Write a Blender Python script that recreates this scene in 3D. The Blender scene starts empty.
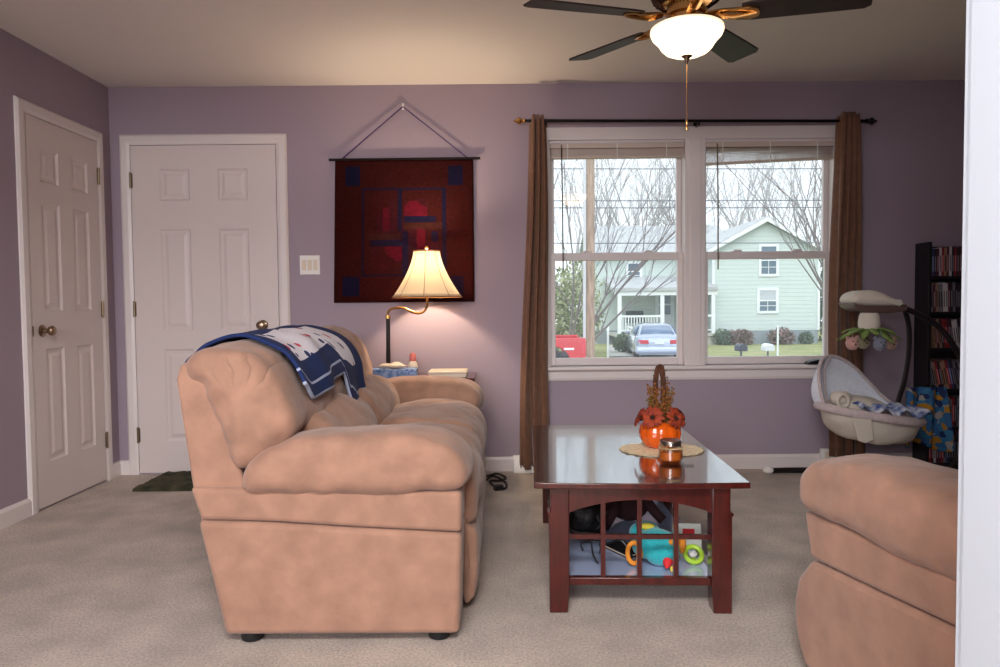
import bpy, bmesh, math, random
from mathutils import Vector, Matrix, noise

random.seed(7)
C = bpy.context.scene.collection
PI = math.pi
def R(d): return math.radians(d)
def lin(c):
    return tuple(((v / 255) / 12.92 if v / 255 <= .04045 else ((v / 255 + .055) / 1.055) ** 2.4) for v in c) + (1,)

# ------------------------------------------------------------------ materials
def mat(name, col, rough=.5, metal=0, var=0, vscale=8, bump=0, bscale=60, coat=0, ior=1.5, sheen=0,
        emit=None, estr=0, detail=3, stretch=None, coat_ior=1.5, bdist=.01, col2=None):
    m = bpy.data.materials.new(name); m.use_nodes = True
    nt = m.node_tree; b = nt.nodes['Principled BSDF']
    b.inputs['Base Color'].default_value = lin(col)
    b.inputs['Roughness'].default_value = rough
    b.inputs['Metallic'].default_value = metal
    b.inputs['IOR'].default_value = ior
    b.inputs['Coat Weight'].default_value = coat
    b.inputs['Coat Roughness'].default_value = .08
    b.inputs['Coat IOR'].default_value = coat_ior
    b.inputs['Sheen Weight'].default_value = sheen
    if emit:
        b.inputs['Emission Color'].default_value = lin(emit)
        b.inputs['Emission Strength'].default_value = estr
    if var or bump or col2:
        tc = nt.nodes.new('ShaderNodeTexCoord'); mp = nt.nodes.new('ShaderNodeMapping')
        nt.links.new(tc.outputs['Object'], mp.inputs['Vector'])
        if stretch: mp.inputs['Scale'].default_value = stretch
    if var or col2:
        n = nt.nodes.new('ShaderNodeTexNoise'); n.inputs['Scale'].default_value = vscale
        n.inputs['Detail'].default_value = detail
        nt.links.new(mp.outputs[0], n.inputs['Vector'])
        r = nt.nodes.new('ShaderNodeValToRGB'); l = lin(col)
        lo = tuple(max(0, v * (1 - var)) for v in l[:3]) + (1,)
        hi = tuple(min(1, v * (1 + var)) for v in l[:3]) + (1,)
        if col2: lo, hi = lin(col), lin(col2)
        r.color_ramp.elements[0].position = .33; r.color_ramp.elements[0].color = lo
        r.color_ramp.elements[1].position = .67; r.color_ramp.elements[1].color = hi
        nt.links.new(n.outputs['Fac'], r.inputs[0]); nt.links.new(r.outputs[0], b.inputs['Base Color'])
    if bump:
        n2 = nt.nodes.new('ShaderNodeTexNoise'); n2.inputs['Scale'].default_value = bscale
        n2.inputs['Detail'].default_value = 4
        nt.links.new(mp.outputs[0], n2.inputs['Vector'])
        bp = nt.nodes.new('ShaderNodeBump'); bp.inputs['Strength'].default_value = bump
        bp.inputs['Distance'].default_value = bdist
        nt.links.new(n2.outputs['Fac'], bp.inputs['Height']); nt.links.new(bp.outputs[0], b.inputs['Normal'])
    return m

def glass_mat(name, tint=(1, 1, 1), haze=.0, gloss=.06):
    m = bpy.data.materials.new(name); m.use_nodes = True
    nt = m.node_tree; nt.nodes.clear()
    out = nt.nodes.new('ShaderNodeOutputMaterial')
    tr = nt.nodes.new('ShaderNodeBsdfTransparent'); tr.inputs[0].default_value = (*tint, 1)
    gl = nt.nodes.new('ShaderNodeBsdfGlossy'); gl.inputs['Roughness'].default_value = .0
    tl = nt.nodes.new('ShaderNodeBsdfTranslucent'); tl.inputs[0].default_value = (.9, .95, 1, 1)
    m1 = nt.nodes.new('ShaderNodeMixShader'); m1.inputs[0].default_value = haze
    m2 = nt.nodes.new('ShaderNodeMixShader')
    fr = nt.nodes.new('ShaderNodeLayerWeight'); fr.inputs[0].default_value = .5
    pw = nt.nodes.new('ShaderNodeMath'); pw.operation = 'POWER'; pw.inputs[1].default_value = 5
    nt.links.new(fr.outputs['Facing'], pw.inputs[0])
    mu = nt.nodes.new('ShaderNodeMath'); mu.operation = 'MULTIPLY_ADD'; mu.inputs[1].default_value = .9; mu.inputs[2].default_value = gloss
    nt.links.new(pw.outputs[0], mu.inputs[0])
    nt.links.new(tr.outputs[0], m1.inputs[1]); nt.links.new(tl.outputs[0], m1.inputs[2])
    nt.links.new(mu.outputs[0], m2.inputs[0]); nt.links.new(m1.outputs[0], m2.inputs[1]); nt.links.new(gl.outputs[0], m2.inputs[2])
    nt.links.new(m2.outputs[0], out.inputs[0])
    return m

M = {}
M['wall'] = mat('lavender_paint', (160, 144, 157), .75, bump=.04, bscale=180)
M['ceil'] = mat('ceiling_paint', (226, 219, 214), .85, bump=.05, bscale=120)
M['trim'] = mat('white_trim_paint', (226, 216, 214), .4)
M['door'] = mat('white_door_paint', (218, 205, 202), .42)
M['carpet'] = None
M['suede'] = mat('tan_microsuede', (156, 118, 98), .9, var=.13, vscale=13, bump=.3, bscale=26, sheen=.2, detail=7, bdist=.006)
def pleated():
    m = M['suede'].copy(); m.name = 'tan_microsuede_pleated'; nt = m.node_tree; b = nt.nodes['Principled BSDF']
    def N(op, a, b_=None, c=None):
        n = nt.nodes.new('ShaderNodeMath'); n.operation = op
        for i, x in enumerate((a, b_, c)):
            if x is None: continue
            if isinstance(x, (int, float)): n.inputs[i].default_value = x
            else: nt.links.new(x, n.inputs[i])
        return n.outputs[0]
    tc = nt.nodes.new('ShaderNodeTexCoord'); sp = nt.nodes.new('ShaderNodeSeparateXYZ'); nt.links.new(tc.outputs['Object'], sp.inputs[0])
    x = N('ADD', sp.outputs[0], .79); z = N('SUBTRACT', sp.outputs[2], .74)
    ang = N('ARCTAN2', z, x); rad = N('SQRT', N('ADD', N('MULTIPLY', x, x), N('MULTIPLY', z, z)))
    nz = nt.nodes.new('ShaderNodeTexNoise'); nz.inputs['Scale'].default_value = 9; nt.links.new(tc.outputs['Object'], nz.inputs['Vector'])
    w = N('SINE', N('ADD', N('MULTIPLY', ang, 9), N('MULTIPLY', nz.outputs['Fac'], 5)))
    w = N('POWER', N('ABSOLUTE', w), .35)
    def ramp(v, a, b_, lo, hi):
        n = nt.nodes.new('ShaderNodeMapRange'); n.interpolation_type = 'SMOOTHSTEP'; nt.links.new(v, n.inputs['Value'])
        for k, q in (('From Min', a), ('From Max', b_), ('To Min', lo), ('To Max', hi)): n.inputs[k].default_value = q
        return n.outputs[0]
    mask = N('MULTIPLY', N('MULTIPLY', ramp(rad, .07, .12, 0, 1), ramp(rad, .15, .19, 1, 0)), N('MULTIPLY', ramp(ang, .75, 1.1, 0, 1), ramp(ang, 1.9, 2.4, 1, 0)))
    h = N('MULTIPLY', N('SUBTRACT', w, 1), mask)
    bp = nt.nodes.new('ShaderNodeBump'); bp.inputs['Strength'].default_value = .7; bp.inputs['Distance'].default_value = .01
    nt.links.new(h, bp.inputs['Height']); src = b.inputs['Normal'].links[0].from_socket
    nt.links.new(src, bp.inputs['Normal']); nt.links.new(bp.outputs[0], b.inputs['Normal'])
    return m
M['pleat'] = pleated()
M['foot'] = mat('black_plastic', (16, 17, 20), .4)
M['black'] = mat('black_lacquer', (18, 15, 20), .45)
M['iron'] = mat('black_iron', (22, 18, 18), .35, metal=.6)
M['cherry'] = mat('dark_cherry_wood', (70, 21, 17), .28, var=.3, vscale=9, coat=.5, stretch=(6, 6, 1.2))
M['cherrytop'] = mat('polished_cherry_top', (42, 11, 14), .22, var=.3, vscale=7, coat=1, coat_ior=3.4, stretch=(6, 1.0, 6))
M['brass'] = mat('aged_brass', (206, 160, 100), .25, metal=1)
M['nickel'] = mat('brushed_bronze_knob', (150, 128, 108), .28, metal=1)
M['hinge'] = mat('hinge_metal', (120, 104, 84), .4, metal=.9)
M['glass'] = glass_mat('window_glass', (.97, .99, 1), haze=.05, gloss=.075)
M['clear'] = glass_mat('clear_glass', (.95, .97, .96), haze=0, gloss=.06)
M['curtain'] = mat('bronze_curtain_cloth', (112, 74, 52), .8, var=.12, vscale=30, bump=.3, bscale=400, sheen=.3, bdist=.002)
M['blind'] = mat('cream_blind', (206, 188, 176), .5)
M['white'] = mat('white_plastic', (232, 228, 224), .4)
M['offwhite'] = mat('cream_box', (222, 206, 186), .5)
M['cord'] = mat('purple_cord', (70, 50, 100), .8)

def carpet_mat():
    m = mat('beige_carpet', (236, 218, 204), .95, var=.15, vscale=4.5, detail=8, bump=1, bscale=420, bdist=.012, sheen=.15)
    nt = m.node_tree; b = nt.nodes['Principled BSDF']
    src = b.inputs['Base Color'].links[0].from_socket
    tc = nt.nodes.new('ShaderNodeTexCoord'); n = nt.nodes.new('ShaderNodeTexNoise')
    n.inputs['Scale'].default_value = 120; n.inputs['Detail'].default_value = 3
    nt.links.new(tc.outputs['Object'], n.inputs['Vector'])
    r = nt.nodes.new('ShaderNodeValToRGB')
    r.color_ramp.elements[0].position = .3; r.color_ramp.elements[0].color = (.55, .53, .51, 1)
    r.color_ramp.elements[1].position = .65; r.color_ramp.elements[1].color = (1.0, 1.0, 1.0, 1)
    mx = nt.nodes.new('ShaderNodeMix'); mx.data_type = 'RGBA'; mx.blend_type = 'MULTIPLY'; mx.inputs[0].default_value = .8
    nt.links.new(n.outputs['Fac'], r.inputs[0])
    nt.links.new(src, mx.inputs['A']); nt.links.new(r.outputs[0], mx.inputs['B'])
    nt.links.new(mx.outputs['Result'], b.inputs['Base Color'])
    return m
M['carpet'] = carpet_mat()

# ------------------------------------------------------------------ mesh helpers
def V(*a): return Vector(a)
def box(bm, c, s, rz=0, rx=0, ry=0, mi=0):
    m = Matrix.Translation(c) @ Matrix.Rotation(rz, 4, 'Z') @ Matrix.Rotation(ry, 4, 'Y') @ Matrix.Rotation(rx, 4, 'X') @ Matrix.Diagonal((*s, 1))
    g = bmesh.ops.create_cube(bm, size=1, matrix=m)
    for v in g['verts']:
        for f in v.link_faces: f.material_index = mi
    return g['verts']
def span(bm, a, b, mi=0):
    c = [(a[i] + b[i]) / 2 for i in range(3)]; s = [abs(b[i] - a[i]) for i in range(3)]
    return box(bm, c, s, mi=mi)
def prism(bm, poly, T, d0, d1, mi=0):
    a = [bm.verts.new(T(u, v, d0)) for u, v in poly]; b = [bm.verts.new(T(u, v, d1)) for u, v in poly]
    n = len(poly)
    fs = [bm.faces.new(a), bm.faces.new(b[::-1])]
    for i in range(n): fs.append(bm.faces.new((a[i], b[i], b[(i + 1) % n], a[(i + 1) % n])))
    for f in fs: f.material_index = mi
XZ = lambda u, v, d: V(u, d, v)
YZ = lambda u, v, d: V(d, u, v)
XY = lambda u, v, d: V(u, v, d)
def lathe(bm, prof, loc=(0, 0, 0), seg=24, mi=0, rib=None, close=True, M4=None):
    rings = []
    for r, z in prof:
        ring = []
        for i in range(seg):
            a = 2 * PI * i / seg; rr = r * (rib(a, z) if rib else 1)
            p = V(rr * math.cos(a), rr * math.sin(a), z)
            if M4: p = M4 @ p
            ring.append(bm.verts.new(p + V(*loc)))
        rings.append(ring)
    for a, b in zip(rings, rings[1:]):
        for i in range(seg):
            f = bm.faces.new((a[i], a[(i + 1) % seg], b[(i + 1) % seg], b[i])); f.material_index = mi
    if close:
        for ring, fl in ((rings[0], True), (rings[-1], False)):
            f = bm.faces.new(ring[::-1] if fl else ring); f.material_index = mi
def crom(pts, k=6, closed=False):
    pts = [Vector(p) for p in pts]; n = len(pts); out = []
    rng = range(n) if closed else range(n - 1)
    for i in rng:
        if closed: p0, p1, p2, p3 = pts[i - 1], pts[i], pts[(i + 1) % n], pts[(i + 2) % n]
        else: p0, p1, p2, p3 = pts[max(i - 1, 0)], pts[i], pts[i + 1], pts[min(i + 2, n - 1)]
        for j in range(k):
            t = j / k
            out.append(.5 * ((2 * p1) + (p2 - p0) * t + (2 * p0 - 5 * p1 + 4 * p2 - p3) * t * t + (3 * p1 - p0 - 3 * p2 + p3) * t ** 3))
    if not closed: out.append(pts[-1].copy())
    return out
def tube(bm, pts, r, seg=8, k=0, mi=0, cap=True, flat=1):
    pts = crom(pts, k) if k else [Vector(p) for p in pts]
    n = len(pts); rings = []; up = None
    for i, p in enumerate(pts):
        t = (pts[min(i + 1, n - 1)] - pts[max(i - 1, 0)])
        if t.length < 1e-9: t = V(0, 0, 1)
        t.normalize()
        if up is None:
            up = V(0, 0, 1) if abs(t.z) < .9 else V(1, 0, 0)
        up = (up - t * up.dot(t)).normalized(); sd = t.cross(up)
        rr = r(i / max(1, n - 1)) if callable(r) else r
        rings.append([bm.verts.new(p + (sd * math.cos(2 * PI * j / seg) + up * math.sin(2 * PI * j / seg) * flat) * rr) for j in range(seg)])
    for a, b in zip(rings, rings[1:]):
        for i in range(seg):
            f = bm.faces.new((a[i], a[(i + 1) % seg], b[(i + 1) % seg], b[i])); f.material_index = mi
    if cap:
        f = bm.faces.new(rings[0][::-1]); f.material_index = mi
        f = bm.faces.new(rings[-1]); f.material_index = mi
def ball(bm, c, r, seg=16, ring=10, M4=None, mi=0):
    if not hasattr(r, '__len__'): r = (r, r, r)
    m = Matrix.Translation(c) @ (M4 or Matrix.Identity(4)) @ Matrix.Diagonal((*r, 1))
    g = bmesh.ops.create_uvsphere(bm, u_segments=seg, v_segments=ring, radius=1, matrix=m)
    for v in g['verts']:
        for f in v.link_faces: f.material_index = mi
    return g['verts']
def wobble(bm, amp, scale, seed=0, verts=None):
    bm.normal_update()
    for v in (verts or bm.verts):
        p = v.co * scale + V(seed * 7.1, seed * 3.3, seed)
        v.co += v.normal * (noise.noise(p) * amp)
def puff(bm, prof, T, t0, t1, r, n=96, rings=7, mid=8, crown=0., bulge=.02, gather=0, gcount=14, mi=0):
    """closed 2-D outline swept along t with rounded, slightly domed ends"""
    pr = crom([Vector((p[0], p[1], 0)) for p in prof], 12, True)
    L = [0]
    for i in range(len(pr)): L.append(L[-1] + (pr[(i + 1) % len(pr)] - pr[i]).length)
    pts = []; j = 0
    for i in range(n):
        d = L[-1] * i / n
        while L[j + 1] < d: j += 1
        f = (d - L[j]) / max(1e-9, L[j + 1] - L[j])
        pts.append(pr[j].lerp(pr[(j + 1) % len(pr)], f))
    area = sum(pts[i].x * pts[(i + 1) % n].y - pts[(i + 1) % n].x * pts[i].y for i in range(n))
    sg = 1 if area > 0 else -1
    nor = []
    for i in range(n):
        t = pts[(i + 5) % n] - pts[i - 5]; nor.append(Vector((t.y, -t.x, 0)).normalized() * sg)
    cen = sum(pts, Vector((0, 0, 0))) / n
    st = []
    for k in range(rings + 1):
        a = k / rings * PI / 2; st.append((t0 + r * (1 - math.cos(a)), r * (1 - math.sin(a)), math.cos(a)))
    for k in range(1, mid):
        u = k / mid; st.append((t0 + r + (t1 - t0 - 2 * r) * u, -crown * math.sin(PI * u), 0))
    for k in range(rings, -1, -1):
        a = k / rings * PI / 2; st.append((t1 - r * (1 - math.cos(a)), r * (1 - math.sin(a)), math.cos(a)))
    loops = []
    base = st[0]
    inner = [p - q * base[1] for p, q in zip(pts, nor)]
    def cap(t, sgn):
        res = []
        for s in (.25, .5, .75):
            res.append([bm.verts.new(T(cen.x + (p.x - cen.x) * s, cen.y + (p.y - cen.y) * s, t - sgn * bulge * (1 - s * s))) for p in inner])
        return res, bm.verts.new(T(cen.x, cen.y, t - sgn * bulge))
    c0, cv0 = cap(t0, 1)
    loops += c0
    for t, ins, w in st:
        ring = []
        for i in range(n):
            g = gather * w * (math.sin(gcount * 2 * PI * i / n + noise.noise(V(i * .21, t, 3)) * 2.5) ** 3) if gather else 0
            p = pts[i] - nor[i] * (ins + g * .6)
            ring.append(bm.verts.new(T(p.x, p.y, t + (g if t < (t0 + t1) / 2 else -g))))
        loops.append(ring)
    c1, cv1 = cap(t1, -1)
    loops += c1[::-1]
    fs = []
    for a, b in zip(loops, loops[1:]):
        for i in range(n): fs.append(bm.faces.new((a[i], a[(i + 1) % n], b[(i + 1) % n], b[i])))
    for i in range(n):
        fs.append(bm.faces.new((cv0, loops[0][(i + 1) % n], loops[0][i])))
        fs.append(bm.faces.new((cv1, loops[-1][i], loops[-1][(i + 1) % n])))
    for f in fs: f.material_index = mi

ORG = {}
def obj(name, bm, m, parent=None, smooth=30, bevel=0, sub=0, world=True, bseg=2, solid=0, keep=False):
    bmesh.ops.recalc_face_normals(bm, faces=bm.faces) if not keep else None
    me = bpy.data.meshes.new(name)
    off = ORG.get(parent.name) if (parent and world) else None
    if off is not None: bmesh.ops.translate(bm, verts=bm.verts, vec=-off)
    bm.to_mesh(me); bm.free()
    o = bpy.data.objects.new(name, me); C.objects.link(o)
    for x in (m if isinstance(m, (list, tuple)) else [m]): me.materials.append(x)
    if smooth:
        for p in me.polygons: p.use_smooth = True
        me.set_sharp_from_angle(angle=R(smooth))
    if solid:
        md = o.modifiers.new('thickness', 'SOLIDIFY'); md.thickness = solid; md.offset = 0
    if bevel:
        md = o.modifiers.new('edge', 'BEVEL'); md.width = bevel; md.segments = bseg; md.limit_method = 'ANGLE'; md.angle_limit = R(40)
        md.harden_normals = False
    if sub:
        md = o.modifiers.new('smooth', 'SUBSURF'); md.levels = sub; md.render_levels = sub
    if parent:
        o.parent = parent; ORG[o.name] = off if off is not None else V(0, 0, 0)
    return o
def plump(o, vox=.011, it=10):
    md = o.modifiers.new('skin', 'REMESH'); md.mode = 'VOXEL'; md.voxel_size = vox; md.use_smooth_shade = True
    md = o.modifiers.new('soften', 'SMOOTH'); md.factor = .5; md.iterations = it
    if 'wrinkle' not in bpy.data.textures:
        t = bpy.data.textures.new('wrinkle', 'MUSGRAVE'); t.musgrave_type = 'RIDGED_MULTIFRACTAL'; t.noise_scale = .22; t.octaves = 2; t.lacunarity = 2.2; t.gain = 2; t.offset = .9; t.dimension_max = 1.1
    md = o.modifiers.new('wrinkles', 'DISPLACE'); md.texture = bpy.data.textures['wrinkle']; md.texture_coords = 'LOCAL'; md.strength = -.011; md.mid_level = .5
    md = o.modifiers.new('settle', 'SMOOTH'); md.factor = .5; md.iterations = 1
    return o
def tag(o, label=None, cat=None, group=None, kind=None):
    if label: o['label'] = label
    if cat: o['category'] = cat
    if group: o['group'] = group
    if kind: o['kind'] = kind
    return o
def thing(name, label, cat, loc=(0, 0, 0), rz=0, group=None, kind=None):
    o = bpy.data.objects.new(name, None); C.objects.link(o); o.empty_display_size = .1
    o.location = loc; o.rotation_euler = (0, 0, rz); ORG[o.name] = Vector(loc)
    return tag(o, label, cat, group, kind)
def copy_tree(o, parent=None):
    c = o.copy(); C.objects.link(c); c.parent = parent
    for ch in list(o.children): copy_tree(ch, c)
    return c
def B(): return bmesh.new()
def structure(name, bm, m, label, cat, parent=None, **k):
    o = obj(name, bm, m, parent, **k); return tag(o, label, cat, None, 'structure')

# ------------------------------------------------------------------ the room
YB, XL, XR, YR, HC = 4.562, -2.426, 3.35, -2.7, 2.44
WX0, WX1, WZ0, WZ1 = .320, 2.128, .665, 2.088      # window opening
bm = B(); span(bm, (XL - .1, YR - .1, -.06), (XR + .1, YB + .14, 0))
structure('floor', bm, M['carpet'], 'beige wall to wall carpet with mottled pile', 'floor', smooth=0)
bm = B(); span(bm, (XL - .1, YR - .1, HC), (XR + .1, YB + .14, HC + .12))
structure('ceiling', bm, M['ceil'], 'plain off white painted ceiling above the fan', 'ceiling', smooth=0)
bm = B()
yo = YB + .14
span(bm, (XL - .1, YB, 0), (WX0, yo, HC)); span(bm, (WX1, YB, 0), (XR + .1, yo, HC))
span(bm, (WX0, YB, 0), (WX1, yo, WZ0)); span(bm, (WX0, YB, WZ1), (WX1, yo, HC))
structure('wall_back', bm, M['wall'], 'lavender back wall with the twin window and white door', 'wall', smooth=0)
bm = B(); span(bm, (XL - .1, YR, 0), (XL, YB, HC))
structure('wall_left', bm, M['wall'], 'lavender left wall with the narrow white door', 'wall', smooth=0)
bm = B(); span(bm, (XR, YR, 0), (XR + .1, YB, HC))
structure('wall_right', bm, M['wall'], 'lavender wall beyond the black bookcase', 'wall', smooth=0)
bm = B(); span(bm, (XL, YR - .1, 0), (XR, YR, HC))
structure('wall_rear', bm, M['wall'], 'lavender wall behind the camera', 'wall', smooth=0)
# partition with the white door jamb at the right edge
PX = .6035
bm = B(); span(bm, (PX + .02, .80, 0), (XR, .925, HC)); span(bm, (XL, .80, 2.08), (PX + .02, .925, HC))  # header across the opening is out of view, added to shade the upper walls
structure('wall_partition', bm, M['wall'], 'lavender partition behind the white jamb', 'wall', smooth=0)
bm = B()
span(bm, (PX, .79, 0), (PX + .02, .935, HC)); span(bm, (PX, .925, 0), (PX + .075, .94, HC)); span(bm, (PX, .785, 0), (PX + .075, .80, HC))
o = structure('trim_1', bm, mat('bright_white_paint', (186, 193, 202), .4), 'bright white door jamb at the right edge of the photo', 'door jamb', bevel=.002)

# baseboards
def baseboard(name, pts, label):
    bm = B()
    prof = [(0, 0), (.014, 0), (.014, .075), (.009, .088), (0, .092)]
    for (x0, y0), (x1, y1), nx, ny in pts:
        a = V(x0, y0, 0); b = V(x1, y1, 0); n = V(nx, ny, 0)
        prism(bm, prof, lambda u, v, d: a.lerp(b, d) + n * u + V(0, 0, v), 0, 1)
    return structure(name, bm, M['trim'], label, 'baseboard', smooth=0)
baseboard('baseboard_left', [((XL, YR), (XL, 3.69), 1, 0), ((XL, 4.455), (XL, YB), 1, 0)], 'white baseboard along the left wall either side of its door')
baseboard('baseboard_back', [((XL, YB), (-2.355, YB), 0, -1), ((-1.35, YB), (XR, YB), 0, -1)], 'white baseboard along the back wall under the window')
baseboard('baseboard_right', [((XR, .93), (XR, YB), -1, 0)], 'white baseboard along the wall beyond the bookcase')

# six-panel doors ------------------------------------------------------------
def door(name, T, w, h, panels, knob_u, hinge_u, label, strike=None):
    """T(u, z, d): u across the slab, z up, d out into the room"""
    root = thing(name, label, 'door', T(w / 2, 0, 0), 0, None, 'structure')
    bm = B(); D = .012
    us = sorted({0, w, *[p[0] for p in panels], *[p[1] for p in panels]}); zs = sorted({.012, h, *[p[2] for p in panels], *[p[3] for p in panels]})
    ps = {(p[0], p[2]): p for p in panels}
    cells = set()
    for p in panels:
        for i in range(len(us) - 1):
            for j in range(len(zs) - 1):
                if us[i] >= p[0] - 1e-6 and us[i + 1] <= p[1] + 1e-6 and zs[j] >= p[2] - 1e-6 and zs[j + 1] <= p[3] + 1e-6: cells.add((i, j))
    def q(a, b, c, d): bm.faces.new([bm.verts.new(T(*x)) for x in (a, b, c, d)])
    for i in range(len(us) - 1):
        for j in range(len(zs) - 1):
            if (i, j) not in cells:
                q((us[i], zs[j], D), (us[i + 1], zs[j], D), (us[i + 1], zs[j + 1], D), (us[i], zs[j + 1], D))
    for u0, u1, z0, z1 in panels:
        lv = [(0, 0), (.012, -.009), (.026, -.009), (.046, -.002)]
        rects = [((u0 + i, z0 + i, D + d), (u1 - i, z0 + i, D + d), (u1 - i, z1 - i, D + d), (u0 + i, z1 - i, D + d)) for i, d in lv]
        for a, b in zip(rects, rects[1:]):
            for k in range(4): q(a[k], a[(k + 1) % 4], b[(k + 1) % 4], b[k])
        q(*rects[-1])
    prism(bm, [(0, .012), (w, .012), (w, h), (0, h)], T, -.025, -.02)
    for (a, b) in (((0, .012), (w, .012)), ((w, .012), (w, h)), ((w, h), (0, h)), ((0, h), (0, .012))):
        q((*a, D), (*b, D), (*b, -.02), (*a, -.02))
    bmesh.ops.remove_doubles(bm, verts=bm.verts, dist=1e-5)
    obj('slab', bm, M['door'], root, smooth=0)
    bm = B(); g = .004; cw = .066
    prof = [(0, 0), (0, .012), (.02, .018), (cw - .012, .018), (cw, .008), (cw, 0)]
    def strip(A, Bp):      # mitred casing length
        a = [bm.verts.new(T(A(p[0])[0], A(p[0])[1], p[1])) for p in prof]; b = [bm.verts.new(T(Bp(p[0])[0], Bp(p[0])[1], p[1])) for p in prof]
        for i in range(len(prof)): bm.faces.new((a[i], a[(i + 1) % len(prof)], b[(i + 1) % len(prof)], b[i]))
        bm.faces.new(a); bm.faces.new(b[::-1])
    strip(lambda x: (-g - x, 0), lambda x: (-g - x, h + g + x)); strip(lambda x: (w + g + x, 0), lambda x: (w + g + x, h + g + x))
    strip(lambda x: (-g - x, h + g + x), lambda x: (w + g + x, h + g + x))
    obj('casing', bm, M['trim'], root, smooth=0)
    bm = B(); prism(bm, [(0, 0), (w, 0), (w, .012), (0, .012)], T, -.03, -.002)
    obj('threshold', bm, M['black'], root, smooth=0)
    # knob
    bm = B(); c = T(knob_u, .947, 0); n = (T(knob_u, .947, 1) - c).normalized()
    Q = Matrix.Translation(c) @ n.to_track_quat('Z', 'Y').to_matrix().to_4x4()
    lathe(bm, [(.0, D), (.032, D), (.032, D + .005), (.026, D + .009), (.012, D + .012), (.011, D + .03), (.018, D + .036), (.026, D + .046), (.027, D + .056), (.021, D + .065), (.008, D + .069), (.0005, D + .0695)], M4=Q)
    obj('knob', bm, M['nickel'], root)
    if strike:
        bm = B(); prism(bm, [(-.003, .92), (.004, .92), (.004, .975), (-.003, .975)], T, D - .004, D + .002)
        obj('latch_plate', bm, M['nickel'], root, smooth=0)
    for z in (.255, 1.055, 1.86):
        bm = B(); prism(bm, [(hinge_u - .009, z - .045), (hinge_u + .012, z - .045), (hinge_u + .012, z + .045), (hinge_u - .009, z + .045)], T, D - .004, D + .003)
        tube(bm, [T(hinge_u, z - .05, D + .006), T(hinge_u, z + .05, D + .006)], .0065)
        obj('hinge', bm, M['hinge'], root)
    return root
# entry door, back wall
w2 = .906
def pan(w, h, cx):
    (a0, a1), (b0, b1) = cx
    out = []
    for z0, z1 in ((h - 1.80, h - 1.185), (h - 1.145 + .0, h - .50), (h - .34, h - .14)): pass
    return out
rows = ((.215, .80), (.915, 1.555), (1.73, 1.93))
rows1 = ((.245, .85), (1.05, 1.63), (1.735, 1.915))
T2 = lambda u, z, d: V(-2.293 + u, YB - d, z)
pn = [(a, b, z0, z1) for a, b in ((.175, .365), (.54, .73)) for z0, z1 in rows]
door('door_1', T2, w2, 2.075, pn, .806, -.002, 'white six panel entry door on the back wall behind the sofa')
T1 = lambda u, z, d: V(XL + d, 3.735 + u, z)
pn = [(a, b, z0, z1) for a, b in ((.105, .265), (.385, .545)) for z0, z1 in rows1]
door('door_2', T1, .655, 2.065, pn, .075, .657, 'narrow white six panel closet door on the left wall', strike=True)

# window ---------------------------------------------------------------------
win = thing('window_1', 'white twin double hung window looking onto the street', 'window', ((WX0 + WX1) / 2, YB, WZ0), 0, None, 'structure')
bm = B()
cw = .07
span(bm, (WX0 - cw, YB - .02, WZ0 - .02), (WX0 + .004, YB, WZ1 + .075)); span(bm, (WX1 - .004, YB - .02, WZ0 - .02), (WX1 + cw, YB, WZ1 + .075))
span(bm, (WX0 - cw, YB - .022, WZ1 - .004), (WX1 + cw, YB, WZ1 + .075))
obj('casing', bm, M['trim'], win, bevel=.004)
bm = B()
span(bm, (WX0 - .09, YB - .055, WZ0 - .022), (WX1 + .09, YB + .05, WZ0))
obj('sill', bm, M['trim'], win, bevel=.006)
bm = B(); prism(bm, [(YB, WZ0 - .09), (YB - .012, WZ0 - .09), (YB - .018, WZ0 - .075), (YB - .018, WZ0 - .035), (YB - .03, WZ0 - .022), (YB, WZ0 - .022)], YZ, WX0 - .07, WX1 + .07)
obj('apron', bm, M['trim'], win, smooth=0)
MX0, MX1 = 1.176, 1.306
bm = B()
span(bm, (MX0, YB - .02, WZ0), (MX1, YB + .13, WZ1)); span(bm, (MX0 + .03, YB - .028, WZ0), (MX1 - .03, YB - .0195, WZ1))
span(bm, (WX0 - .001, YB, WZ0), (WX0 + .012, YB + .13, WZ1)); span(bm, (WX1 - .012, YB, WZ0), (WX1 + .001, YB + .13, WZ1))
span(bm, (WX0, YB, WZ1 - .02), (WX1, YB + .13, WZ1 + .001)); span(bm, (WX0, YB + .05, WZ0 - .001), (WX1, YB + .13, WZ0 + .012))
obj('frame', bm, M['trim'], win, bevel=.003)
def sash(x0, x1, z0, z1, y, sw, rb, rt, name):
    bm = B(); d = .032
    span(bm, (x0, y, z0), (x0 + sw, y + d, z1)); span(bm, (x1 - sw, y, z0), (x1, y + d, z1))
    span(bm, (x0 + sw, y, z0), (x1 - sw, y + d, z0 + rb)); span(bm, (x0 + sw, y, z1 - rt), (x1 - sw, y + d, z1))
    s = obj(name, bm, M['trim'], win, bevel=.003)
    bm = B(); span(bm, (x0 + sw - .004, y + .014, z0 + rb - .004), (x1 - sw + .004, y + .016, z1 - rt + .004))
    obj('glass', bm, M['glass'], s, smooth=0)
    return s
for x0, x1 in ((WX0 + .012, MX0), (MX1, WX1 - .012)):
    lo = sash(x0, x1, WZ0 + .002, 1.382, YB + .035, .032, .048, .045, 'lower_sash')
    sash(x0, x1, 1.352, WZ1 - .02, YB + .072, .03, .036, .04, 'upper_sash')
    for u in (.27, .74):
        bm = B(); lx = x0 + (x1 - x0) * u
        span(bm, (lx - .03, YB + .04, 1.382), (lx + .03, YB + .065, 1.390)); box(bm, (lx + .008, YB + .052, 1.394), (.05, .012, .009), rz=.2)
        obj('sash_lock', bm, M['trim'], lo, bevel=.002)

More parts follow.
